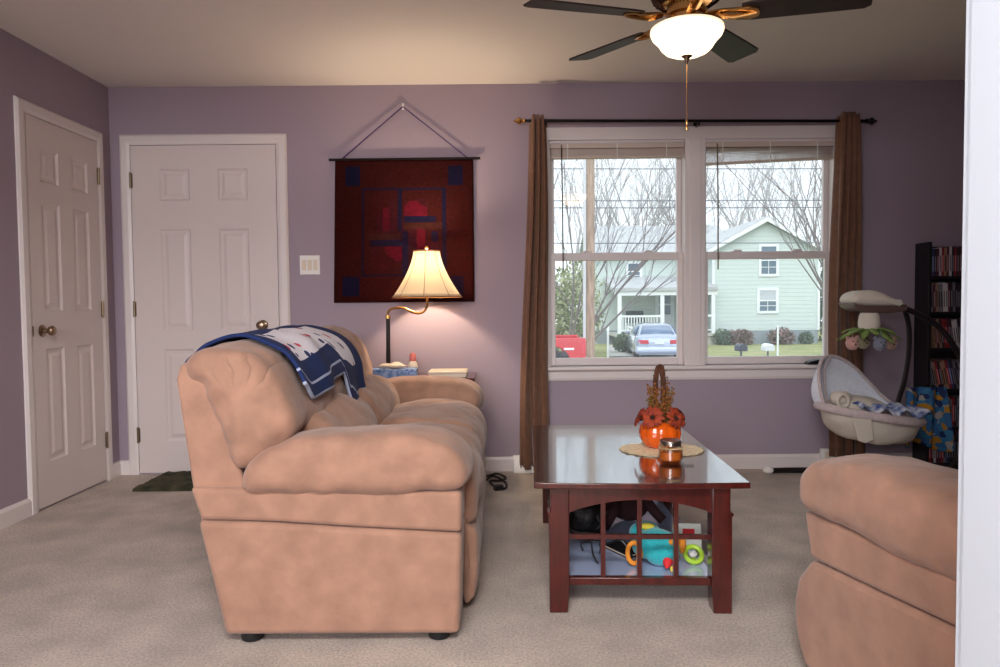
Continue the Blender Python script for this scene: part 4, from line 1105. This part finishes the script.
# blanket lying in the swing
bm = B(); g = []
for i in range(31):
    row = []
    for j in range(13):
        u, v = i / 30, j / 12; x = 1.90 + .37 * u; y = SYY - .17 + .22 * v
        z = RC.z + .045 - .10 * u * .35 + .022 * math.sin(u * 21 + v * 3) * math.sin(v * 5 + 1) + .012 * noise.noise(V(u * 9, v * 7, 3)) + .02 * math.sin(v * PI)
        row.append(bm.verts.new((x, y, z)))
    g.append(row)
for a, b in zip(g, g[1:]):
    for j in range(12): bm.faces.new((a[j], a[j + 1], b[j + 1], b[j]))
o = obj('baby_blanket', bm, mat('blue_white_print', (56, 84, 150), .85, vscale=26, col2=(210, 212, 222), detail=1), None, smooth=80, solid=.01)
tag(o, 'crumpled blue and white baby blanket lying in the swing seat', 'blanket')
# dark flat thing on the sill
rm = thing('sunglasses_case', 'small black flat case on the right end of the window sill', 'case', (2.02, YB - .01, WZ0))
bm = B(); puff(bm, [(1.945, WZ0 + .004), (1.97, WZ0 + .022), (2.04, WZ0 + .034), (2.10, WZ0 + .026), (2.105, WZ0 + .008), (2.03, WZ0 + .002)], XZ, YB - .045, YB + .018, .01, n=60, bulge=.003); obj('case_body', bm, M['foot'], rm, smooth=80)
bm = B(); tube(bm, [(1.965, YB - .047, WZ0 + .016), (2.03, YB - .048, WZ0 + .02), (2.095, YB - .047, WZ0 + .017)], .002, 6); obj('seam', bm, M['iron'], rm)

# ------------------------------------------------------------------ outdoors
def GZ(y): return -.55 - .0145 * y
grass = mat('lawn_grass', (126, 138, 84), .95, vscale=1.2, col2=(164, 160, 108), detail=8)
asph = mat('asphalt', (158, 158, 162), .9, var=.1, vscale=3, detail=6)
conc = mat('concrete_path', (188, 186, 180), .9, var=.08, vscale=4)
bm = B()
vs = [bm.verts.new((x, y, GZ(y))) for x, y in ((-30, 4.9), (60, 4.9), (60, 110), (-30, 110))]; bm.faces.new(vs)
structure('ground', bm, grass, 'lawn and verge across the street', 'lawn', smooth=0)
bm = B()
vs = [bm.verts.new((x, y, GZ(y) + .02)) for x, y in ((-30, 13.5), (60, 13.5), (60, 20.5), (-30, 20.5))]; bm.faces.new(vs)
vs = [bm.verts.new((x, y, GZ(y) + .03)) for x, y in ((3.7, 20.5), (7.2, 20.5), (8.2, 33), (5.4, 33))]; bm.faces.new(vs)
structure('street', bm, asph, 'grey street and driveway outside the window', 'street', smooth=0)
bm = B()
vs = [bm.verts.new((x, y, GZ(y) + .05)) for x, y in ((4.0, 26), (5.1, 26), (6.3, 35.3), (5.4, 35.3))]; bm.faces.new(vs)
structure('path', bm, conc, 'concrete walkway up to the porch', 'path', smooth=0)

siding = mat('pale_green_siding', (200, 212, 207), .7)
nt = siding.node_tree; b_ = nt.nodes['Principled BSDF']
tcn = nt.nodes.new('ShaderNodeTexCoord'); spx = nt.nodes.new('ShaderNodeSeparateXYZ'); nt.links.new(tcn.outputs['Object'], spx.inputs[0])
md = nt.nodes.new('ShaderNodeMath'); md.operation = 'MULTIPLY'; md.inputs[1].default_value = 1 / .2; nt.links.new(spx.outputs[2], md.inputs[0])
fr = nt.nodes.new('ShaderNodeMath'); fr.operation = 'FRACT'; nt.links.new(md.outputs[0], fr.inputs[0])
bp = nt.nodes.new('ShaderNodeBump'); bp.inputs['Strength'].default_value = 1; bp.inputs['Distance'].default_value = .04; bp.invert = True
nt.links.new(fr.outputs[0], bp.inputs['Height']); nt.links.new(bp.outputs[0], b_.inputs['Normal'])
hw_ = mat('house_trim_white', (236, 240, 242), .6); roofm = mat('grey_shingles', (184, 186, 188), .9, var=.12, vscale=3, detail=6)
found = mat('foundation_block', (150, 160, 168), .9, var=.1, vscale=2); pane = mat('dark_house_glass', (86, 110, 128), .15, coat=.5); shadem = mat('window_shade', (190, 196, 204), .7)
porchd = mat('porch_door', (214, 222, 226), .6)
hs = thing('green_house', 'pale green two storey house with a front gable across the street', 'house', (10.5, 39, GZ(39)))
gz = GZ(36)
bm = B()
prism(bm, [(10.72, -.40), (16.02, -.40), (16.02, 3.62), (13.3, 5.02), (10.72, 3.62)], XZ, 36, 45); obj('gable_wall', bm, siding, hs, smooth=0)
bm = B(); span(bm, (10.74, 36.02, gz - .3), (16.0, 45, -.40)); span(bm, (5.2, 38.02, gz - .3), (10.74, 44, -.40)); obj('foundation', bm, found, hs, smooth=0)
bm = B(); span(bm, (5.12, 38, -.40), (10.74, 44, 3.65)); obj('wing_wall', bm, siding, hs, smooth=0)
bm = B()
for s in (-1, 1):
    e = (13.3 + s * 2.95, 3.48); prism(bm, [(13.3, 5.08), e, (e[0], e[1] + .16), (13.3, 5.26)], XZ, 35.7, 45.2)
obj('gable_roof', bm, roofm, hs, smooth=0)
bm = B()
for s in (-1, 1):
    e = (13.3 + s * 2.95, 3.40); prism(bm, [(13.3, 5.0), e, (e[0], e[1] + .19), (13.3, 5.2)], XZ, 35.62, 35.7)
for x in (10.68, 15.94): span(bm, (x, 35.95, -.40), (x + .12, 36.02, 3.55))
obj('gable_trim', bm, hw_, hs, smooth=0)
bm = B(); prism(bm, [(37.6, 3.5), (41, 5.22), (41, 5.4), (37.6, 3.68)], YZ, 4.9, 12.5); prism(bm, [(41, 5.22), (44.4, 3.5), (44.4, 3.68), (41, 5.4)], YZ, 4.9, 12.5); obj('wing_roof', bm, roofm, hs, smooth=0)
def hwin(x0, x1, z0, z1, y, half):
    bm = B(); t = .13
    span(bm, (x0 - t, y - .06, z0 - t), (x0, y, z1 + t)); span(bm, (x1, y - .06, z0 - t), (x1 + t, y, z1 + t)); span(bm, (x0, y - .06, z1), (x1, y, z1 + t)); span(bm, (x0, y - .06, z0 - t), (x1, y, z0)); span(bm, (x0, y - .05, (z0 + z1) / 2 - .03), (x1, y, (z0 + z1) / 2 + .03))
    span(bm, ((x0 + x1) / 2 - .015, y - .035, z0), ((x0 + x1) / 2 + .015, y, (z0 + z1) / 2)); span(bm, (x0, y - .035, z0 * .75 + z1 * .25 - .015), (x1, y, z0 * .75 + z1 * .25 + .015))
    w = obj('house_window', bm, hw_, hs, smooth=0)
    bm = B(); span(bm, (x0, y - .03, z0), (x1, y - .005, z1)); obj('pane', bm, pane, w, smooth=0)
    if half: bm = B(); span(bm, (x0, y - .04, (z0 + z1) / 2), (x1, y - .031, z1)); obj('window_shade', bm, shadem, w, smooth=0)
hwin(13.12, 13.86, 2.42, 3.78, 36, False); hwin(13.05, 13.86, .58, 1.60, 36, True); hwin(6.85, 7.45, 2.28, 3.1, 38, False)
# porch
bm = B(); prism(bm, [(35.2, 1.62), (35.2, 1.78), (38, 2.42), (38, 2.26)], YZ, 5.55, 10.74); obj('porch_roof', bm, roofm, hs, smooth=0)
bm = B(); span(bm, (5.7, 35.3, 1.40), (10.74, 35.42, 1.62)); obj('porch_beam', bm, hw_, hs, smooth=0)
bm = B(); span(bm, (5.75, 35.3, -.62), (10.74, 38, -.48)); span(bm, (5.8, 35.4, GZ(36) - .1), (10.74, 35.5, -.62)); obj('porch_floor', bm, conc, hs, smooth=0)
for x in (5.95, 8.05, 10.55):
    bm = B(); span(bm, (x - .09, 35.32, -.48), (x + .09, 35.48, 1.42)); obj('porch_post', bm, hw_, hs, smooth=0)
for a, b in ((6.04, 7.96), (9.35, 10.46)):
    bm = B(); span(bm, (a, 35.36, .33), (b, 35.44, .43)); span(bm, (a, 35.36, -.36), (b, 35.44, -.29))
    for k in range(int((b - a) / .14)): span(bm, (a + .05 + k * .14, 35.38, -.33), (a + .10 + k * .14, 35.42, .36))
    obj('porch_railing', bm, hw_, hs, smooth=0)
bm = B(); span(bm, (8.25, 37.9, -.48), (9.25, 37.98, 1.6)); d_ = obj('front_door', bm, porchd, hs, smooth=0)
bm = B(); span(bm, (8.45, 37.88, .42), (9.05, 37.9, .90)); span(bm, (8.45, 37.88, .98), (9.05, 37.9, 1.46)); span(bm, (10.0, 37.95, .0), (10.6, 37.99, 1.5)); obj('door_pane', bm, pane, d_, smooth=0)
bm = B(); span(bm, (6.6, 37.1, .0), (7.6, 37.6, .25)); span(bm, (6.65, 37.5, .25), (7.55, 37.6, .62)); obj('porch_bench', bm, mat('dark_bench', (60, 70, 80), .8), hs, smooth=0)

# walkway hand rails
def rail(pts, label):
    bm = B(); tube(bm, [(x, y, GZ(y) + .95) for x, y in pts], .045, 6); tube(bm, [(x, y, GZ(y) + .5) for x, y in pts], .03, 6)
    a, b = V(*pts[0], 0), V(*pts[-1], 0)
    for k in range(4):
        p = a.lerp(b, k / 3); tube(bm, [(p.x, p.y, GZ(p.y)), (p.x, p.y, GZ(p.y) + .95)], .045, 6)
    tag(obj('handrail', bm, hw_, None), label, 'railing', 'white walkway railings')
rail([(3.95, 26), (5.3, 34.8)], 'white handrail along the pole side of the porch walkway')
rail([(5.2, 26.5), (6.25, 34.8)], 'white handrail between the porch walkway and the parked car')

# cars
silver = mat('silver_blue_paint', (172, 184, 206), .25, metal=.3, coat=1); redp = mat('red_truck_paint', (214, 50, 66), .3, coat=1)
rubber = mat('tyre_rubber', (40, 44, 50), .8); tail = mat('tail_light', (214, 60, 76), .3); cglass = mat('car_glass', (96, 122, 158), .1, coat=.6)
def car(loc, rz):
    root = thing('sedan', 'silver blue sedan parked nose in beside the porch', 'car', loc, rz)
    K = dict(world=False); z = 0
    # local: rear at y=0, length +y
    def loft(rows, name, m, par):
        bm = B(); g = []
        for y, prof in rows: g.append([bm.verts.new((x, y, zz)) for x, zz in prof])
        for a, b in zip(g, g[1:]):
            for i in range(len(a) - 1): bm.faces.new((a[i], a[i + 1], b[i + 1], b[i]))
        bm.faces.new(g[0]); bm.faces.new(g[-1])
        return obj(name, bm, m, par, smooth=50, **K)
    def body(w, top): return [(-w * .92, .22), (-w, .35), (-w, .62), (-w * .94, top - .05), (-w * .8, top), (0, top + .03), (w * .8, top), (w * .94, top - .05), (w, .62), (w, .35), (w * .92, .22)]
    bd = loft([(0, body(.74, .80)), (.12, body(.82, .93)), (.8, body(.86, .97)), (2.6, body(.87, .95)), (3.9, body(.84, .86)), (4.4, body(.72, .68))], 'body', silver, root)
    def cab(w, wt, t): return [(-w, .92), (-wt, t), (-wt * .7, t + .05), (wt * .7, t + .05), (wt, t), (w, .92)]
    loft([(.55, cab(.74, .70, .93)), (1.15, cab(.76, .56, 1.33)), (2.2, cab(.77, .57, 1.36)), (3.1, cab(.74, .7, .95))], 'cabin', silver, root)
    bm = B(); vs = [bm.verts.new(p) for p in ((-.62, .60, 1.0), (.62, .60, 1.0), (.50, 1.06, 1.315), (-.50, 1.06, 1.315))]; bm.faces.new(vs); obj('rear_window', bm, cglass, root, solid=.03, **K)
    bm = B()
    for s in (-1, 1):
        vs = [bm.verts.new(p) for p in ((s * .775, .95, .98), (s * .785, 2.7, .98), (s * .60, 2.2, 1.34), (s * .60, 1.25, 1.32))]; bm.faces.new(vs)
    obj('side_windows', bm, cglass, root, solid=.03, **K)
    bm = B(); puff(bm, [(-.05, .28), (-.07, .42), (.0, .56), (.2, .56), (.2, .26)], lambda u, v, d: V(d, u, v), -.84, .84, .06, n=40); obj('rear_bumper', bm, silver, root, **K)
    for s in (-1, 1):
        bm = B(); box(bm, (s * .56, .01, .72), (.36, .06, .15), rz=s * .16); obj('tail_light', bm, tail, root, bevel=.01, **K)
    bm = B(); span(bm, (-.17, -.03, .63), (.17, .03, .74)); obj('plate', bm, hw_, root, smooth=0, **K)
    for x in (-.74, .74):
        for y in (.85, 3.5):
            bm = B(); lathe(bm, [(.18, -.09), (.29, -.09), (.31, -.06), (.31, .06), (.29, .09), (.18, .09)], M4=Matrix.Translation((x, y, .31)) @ Matrix.Rotation(PI / 2, 4, 'Y'), seg=24); w = obj('wheel', bm, rubber, root, **K)
            bm = B(); lathe(bm, [(.001, -.085), (.19, -.085), (.19, .085), (.001, .085)], M4=Matrix.Translation((x, y, .31)) @ Matrix.Rotation(PI / 2, 4, 'Y'), seg=16); obj('hub_cap', bm, M['trim'], w, **K)
    for s in (-1, 1):
        bm = B(); box(bm, (s * .92, 2.55, 1.0), (.16, .1, .12)); obj('mirror', bm, silver, root, bevel=.03, **K)
    root.scale = (.95, .92, .88)
    return root
car((5.50, 24.6, GZ(24.6) - .02), R(-5))
def truck(loc, rz):
    root = thing('pickup_truck', 'red pickup truck with its bed showing past the left curtain', 'truck', loc, rz)
    K = dict(world=False)
    # local: tail at x=0, nose towards -x, side facing -y
    arch = [(-.02, .45), (-.02, 1.0), (-2.1, 1.0), (-2.1, .45)] + [(-.95 + .42 * math.cos(PI + PI * -k / 12), .45 + .42 * math.sin(PI * k / 12)) for k in range(13)]
    arch = [(0, .42), (0, 1.02), (-2.1, 1.02), (-2.1, .42), (-1.20, .42)] + [(-.78 - .42 * math.cos(PI * k / 12), .42 + .40 * math.sin(PI * k / 12)) for k in range(1, 12)] + [(-.36, .42)]
    for y in (-.9, .84):
        bm = B(); prism(bm, arch, XZ, y, y + .06); obj('bed_side', bm, redp, root, bevel=.015, **K)
    bm = B(); span(bm, (-.06, -.84, .5), (.0, .84, 1.0)); obj('tailgate', bm, redp, root, bevel=.01, **K)
    bm = B(); span(bm, (-2.1, -.84, .5), (-.06, .84, .6)); obj('bed_floor', bm, rubber, root, **K)
    bm = B(); prism(bm, [(-2.12, .42), (-2.12, 1.1), (-2.3, 1.72), (-3.3, 1.72), (-3.8, 1.1), (-5.0, 1.0), (-5.1, .42)], XZ, -.9, .9); obj('cab', bm, redp, root, bevel=.04, **K)
    bm = B(); prism(bm, [(-2.4, 1.12), (-2.45, 1.62), (-3.2, 1.62), (-3.55, 1.12)], XZ, -.91, .91); obj('cab_windows', bm, cglass, root, **K)
    bm = B(); span(bm, (-.0, -.92, .38), (.14, .92, .5)); obj('rear_bumper', bm, M['trim'], root, bevel=.02, **K)
    bm = B(); span(bm, (-.10, -.905, .62), (.005, -.78, .95)); obj('tail_light', bm, tail, root, bevel=.01, **K)
    bm = B(); span(bm, (-.52, -.912, .74), (-.28, -.899, .79)); obj('side_emblem', bm, hw_, root, **K)
    for x in (-.78, -4.0):
        for y in (-.78, .78):
            bm = B(); lathe(bm, [(.001, -.11), (.33, -.11), (.36, -.08), (.36, .08), (.33, .11), (.001, .11)], M4=Matrix.Translation((x, y, .36)) @ Matrix.Rotation(PI / 2, 4, 'X'), seg=24); obj('wheel', bm, rubber, root, **K)
truck((2.06, 17.9, GZ(17.5) + .02), R(0))

# utility pole with wires
up = thing('utility_pole', 'weathered wooden utility pole across the street', 'utility pole', (2.62, 20.6, GZ(20.6)))
bm = B(); tube(bm, [(2.62, 20.6, GZ(20.6)), (2.66, 20.6, 10)], lambda t: .135 - .02 * t, 14); obj('pole_shaft', bm, mat('weathered_pole', (168, 142, 124), .9, var=.3, vscale=6, stretch=(3, 3, .3)), up)
bm = B(); tube(bm, [(2.44, 20.5, GZ(20.6)), (2.49, 20.5, 7.5)], .045, 8); obj('conduit', bm, mat('pale_conduit', (206, 208, 212), .6), up)
bm = B()
for z, s in ((4.85, -.25), (3.95, .0), (3.75, -.12), (2.75, -.1), (5.3, -.3)):
    tube(bm, [(2.65 + k * 1.6, 20.6, z + .0022 * (k - 9) ** 2 * .35 + s * .1 * k * .1 - .05) for k in range(-6, 13)], .014, 5)
obj('wires', bm, mat('wire_grey', (96, 100, 108), .7), up)
bm = B(); span(bm, (1.4, 20.55, 7.6), (3.9, 20.68, 7.75)); obj('crossarm', bm, mat('arm_wood', (150, 128, 110), .9), up)

def mailbox(x, y, col, label):
    r = thing('mailbox', label, 'mailbox', (x, y, GZ(y)))
    z = GZ(y) + .42
    bm = B(); tube(bm, [(x, y, GZ(y)), (x, y, z + .01)], .03, 8); obj('post', bm, mat('mailbox_post', (90, 94, 100), .8), r)
    bm = B(); prism(bm, [(-.13, 0), (.13, 0), (.13, .10)] + [(.13 * math.cos(PI * k / 10), .10 + .12 * math.sin(PI * k / 10)) for k in range(1, 10)] + [(-.13, .10)], lambda u, v, d: V(x + u, y + d, z + v), -.22, .22); obj('box_shell', bm, mat('mailbox_paint', col, .5), r, smooth=40)
    bm = B(); span(bm, (x - .11, y - .232, z + .01), (x + .11, y - .22, z + .17)); obj('front_lid', bm, mat('mailbox_lid', tuple(int(c * .9) for c in col), .5), r, bevel=.01)
mailbox(7.42, 22, (62, 66, 84), 'dark mailbox at the edge of the far lawn')
mailbox(8.24, 22, (232, 236, 238), 'white mailbox at the edge of the far lawn')
st = B(); tube(st, [(9.32, 24, GZ(24)), (9.32, 24, .22)], .032, 6); span(st, (9.28, 23.96, .22), (9.36, 24.04, .25))
tag(obj('marker_post', st, hw_, None), 'thin white post standing on the lawn right of the mailboxes', 'post')

# vegetation
bark = mat('hazed_bark', (180, 176, 180), .95, var=.2, vscale=8); barkd = mat('dark_bark', (122, 114, 114), .95, var=.2, vscale=8)  # bark of the distant trees is lightened, haze put into its colour
def grow(bm, p, d, L, r, lev, rnd, spread, nseg=4, bend=.12, kids=3, upb=.12):
    pts = [p.copy()]; q = p.copy(); dd = d.normalized()
    for k in range(nseg):
        dd = (dd + V(rnd.uniform(-1, 1), rnd.uniform(-1, 1), rnd.uniform(-.6, 1)) * bend).normalized(); q = q + dd * (L / nseg); pts.append(q.copy())
    tube(bm, pts, lambda t: r * (1 - .55 * t), 5 if lev > 1 else 4, cap=False)
    if lev == 0: return
    for k in range(kids + (1 if lev > 1 else 0)):
        t = rnd.uniform(.3, 1) if k else 1
        i = min(len(pts) - 1, max(1, int(round(t * nseg)))); base = pts[i]
        ax = V(rnd.uniform(-1, 1), rnd.uniform(-1, 1), rnd.uniform(-.3, .5)).normalized()
        nd = (dd + ax * spread * rnd.uniform(.6, 1.2) + V(0, 0, upb)).normalized()
        grow(bm, base, nd, L * rnd.uniform(.5, .75), r * (1 - .55 * i / nseg) * .68, lev - 1, rnd, spread, 3 if lev < 3 else 4, bend, kids, upb)
def tree(loc, stems, seed, label, m, name='bare_tree', group=None, spread=.75, kids=3):
    rnd = random.Random(seed); r = thing(name, label, 'tree', loc, 0, group)
    bm = B()
    for (dx, dy, dz_, L, rad, lev) in stems: grow(bm, V(rnd.uniform(-.1, .1), 0, -.1), V(dx, dy, dz_), L, rad, lev, rnd, spread, 5, .09, kids)
    obj('branches', bm, m, r, smooth=60, world=False, keep=True)
    return r
tree((2.15, 22.5, GZ(22.5)), [(.62, 0, 1, 5.0, .055, 4), (.5, .1, 1, 4.2, .045, 4), (.95, 0, 1, 3.8, .045, 4), (.1, .1, 1, 4.6, .045, 4), (.25, -.1, 1, 4.2, .045, 4)], 3, 'many stemmed bare tree spreading behind the utility pole', barkd, spread=.6)
tree((12.6, 25, GZ(25)), [(-.45, 0, 1, 4.6, .06, 4), (-.62, 0, 1, 5.2, .06, 4), (-.3, .2, 1, 5.6, .06, 4), (-.12, .1, 1, 5.6, .06, 4)], 8, 'bare tree leaning over the right side of the green house', barkd, spread=.65)
pro = []
for s in range(4):
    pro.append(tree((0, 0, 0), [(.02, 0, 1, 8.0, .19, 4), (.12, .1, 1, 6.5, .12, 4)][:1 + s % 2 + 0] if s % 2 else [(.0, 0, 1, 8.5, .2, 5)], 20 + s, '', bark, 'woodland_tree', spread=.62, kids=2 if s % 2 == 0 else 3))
rnd = random.Random(4); spots = []
for i, X in enumerate([4.0, 6.2, 8.3, 9.9, 12.2, 14.0, 16.2, 18.4, 20.2, 22.0, 24.4, 26.6, 5.2, 7.4, 11.0, 13.1, 15.3, 17.2, 19.4, 23.2]):
    Y = 52 + rnd.uniform(0, 6) if i < 12 else 64 + rnd.uniform(0, 5)
    src = pro[i % 4]
    o = src if i < 4 else copy_tree(src)
    s = rnd.uniform(.85, 1.15) * (1 if i < 12 else 1.15); o.location = (X * (Y / 52), Y, GZ(Y)); o.scale = (s, s, s); o.rotation_euler = (0, 0, rnd.uniform(0, 6.28))
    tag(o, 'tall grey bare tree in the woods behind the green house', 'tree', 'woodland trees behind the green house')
def bush(c, r, n, size, m, label, name='shrub', seed=1, wood=True):
    rnd = random.Random(seed); root = thing(name, label, 'shrub', (c[0], c[1], GZ(c[1])))
    bm = B()
    for k in range(n):
        d = V(rnd.gauss(0, 1), rnd.gauss(0, 1), rnd.gauss(0, 1)).normalized() * rnd.uniform(.45, 1.05)
        p = V(c[0] + d.x * r[0], c[1] + d.y * r[1], c[2] + d.z * r[2]); p.z = max(p.z, GZ(c[1]) + .03)
        a = V(rnd.uniform(-1, 1), rnd.uniform(-1, 1), rnd.uniform(-1, 1)).normalized(); b = a.cross(V(rnd.uniform(-1, 1), rnd.uniform(-1, 1), 1)).normalized()
        s = size * rnd.uniform(.6, 1.3); vs = [bm.verts.new(q) for q in (p - a * s, p + b * s * .5, p + a * s, p - b * s * .5)]; bm.faces.new(vs)
    obj('foliage', bm, m, root, smooth=0, keep=True)
    bm = B()
    for k in range(6): tube(bm, [(c[0], c[1], GZ(c[1])), (c[0] + rnd.uniform(-.5, .5) * r[0], c[1], c[2] + rnd.uniform(0, .6) * r[2])], .03, 5)
    obj('stems', bm, barkd, root)
sage = mat('olive_shrub', (140, 152, 108), .9, vscale=2, col2=(176, 178, 146)); dgreen = mat('dark_shrub', (86, 108, 92), .9, vscale=3, col2=(118, 134, 110)); redb = mat('reddish_shrub', (128, 104, 104), .9, vscale=3, col2=(150, 128, 122))
bush((1.9, 26.5, .6), (1.5, 1.2, 1.75), 2600, .11, sage, 'tall pale green shrub behind the red pickup', 'shrub', 1)
bush((3.3, 30, .8), (1.1, 1.2, 2.0), 2000, .11, sage, 'olive shrub growing between the pole and the pickup', 'shrub', 2)
bush((5.0, 28.8, -.55), (.42, .42, .42), 700, .08, dgreen, 'dark green bush beside the silver blue sedan', 'shrub', 3)
bush((11.85, 35.2, -.72), (.66, .5, .44), 900, .09, redb, 'reddish bush below the gable left of the white post', 'shrub', 4)
bush((13.85, 35.2, -.70), (.66, .5, .46), 900, .09, redb, 'reddish bush below the gable behind the white post', 'shrub', 5)
bush((15.1, 35.3, -.78), (.34, .4, .34), 500, .08, dgreen, 'small green bush near the right corner of the gable', 'shrub', 6)
bush((10.95, 35.2, -.7), (.5, .5, .45), 500, .08, dgreen, 'low green bush at the left corner of the gable', 'shrub', 7)
bush((16.6, 34.5, -.5), (.55, .5, .6), 600, .09, redb, 'reddish bush past the right corner of the gable', 'shrub', 8)
bush((18.0, 39, 1.2), (1.3, 1.2, 2.6), 2400, .13, dgreen, 'dark evergreen shrub past the right side of the house', 'shrub', 9)

# ------------------------------------------------------------------ light
W = bpy.data.worlds.new('overcast'); bpy.context.scene.world = W; W.use_nodes = True
bg_ = W.node_tree.nodes['Background']; bg_.inputs[0].default_value = (.88, .94, 1.0, 1); bg_.inputs[1].default_value = 1.85
def light(kind, name, loc, energy, col=(1, 1, 1), rot=None, **k):
    d = bpy.data.lights.new(name, kind); d.energy = energy; d.color = col
    for a, b in k.items(): setattr(d, a, b)
    o = bpy.data.objects.new(name, d); C.objects.link(o); o.location = loc
    if rot: o.rotation_euler = rot
    return o
light('SUN', 'overcast_sun', (0, 0, 20), 1.5, (1, .98, .96), (R(48), 0, R(-12)), angle=R(50))
light('AREA', 'rear_fill', (-1.1, YR + .15, 1.75), 150, (.95, .97, 1), (R(80), 0, R(-8)), shape='RECTANGLE', size=2.2, size_y=.9)  # unseen area light added behind the camera to fill the room
light('AREA', 'overhead_fill', (-.08, -.25, 2.36), 112, (1, .98, .96), (R(18), 0, R(6)), shape='RECTANGLE', size=.9, size_y=.7)  # unseen downward area light added to brighten the near carpet
light('POINT', 'lamp_glow', (LX, LY, 1.30), 40, (1, .78, .54), shadow_soft_size=.045)
o = light('AREA', 'window_daylight_portal', ((WX0 + WX1) / 2, YB + .16, (WZ0 + WZ1) / 2), 1, (1, 1, 1), (R(-90), 0, 0), shape='RECTANGLE', size=1.8, size_y=1.42)
o.data.cycles.is_portal = True

# ------------------------------------------------------------------ camera
yaw, pitch, roll, CH = .00185, .04152, -.0094, 1.06813
F = V(math.sin(yaw) * math.cos(pitch), math.cos(yaw) * math.cos(pitch), -math.sin(pitch)); Rt = V(math.cos(yaw), -math.sin(yaw), 0); U = Rt.cross(F)
R2 = Rt * math.cos(roll) + U * math.sin(roll); U2 = U * math.cos(roll) - Rt * math.sin(roll)
cd = bpy.data.cameras.new('camera'); cam = bpy.data.objects.new('camera', cd); C.objects.link(cam)
m4 = Matrix((R2, U2, -F)).transposed().to_4x4(); m4.translation = (0, 0, CH); cam.matrix_world = m4
cd.sensor_width = 36; cd.lens = 36 * .72; cd.clip_start = .05; cd.clip_end = 400
sc = bpy.context.scene; sc.camera = cam
sc.view_settings.view_transform = 'Standard'; sc.view_settings.look = 'None'; sc.view_settings.gamma = 1; sc.view_settings.exposure = 0
try: sc.view_settings.use_curve_mapping = False
except Exception: pass
sc.cycles.use_denoising = True
sc.cycles.max_bounces = 8; sc.cycles.transparent_max_bounces = 16; sc.cycles.caustics_reflective = False; sc.cycles.caustics_refractive = False
sc.cycles.sample_clamp_indirect = 6
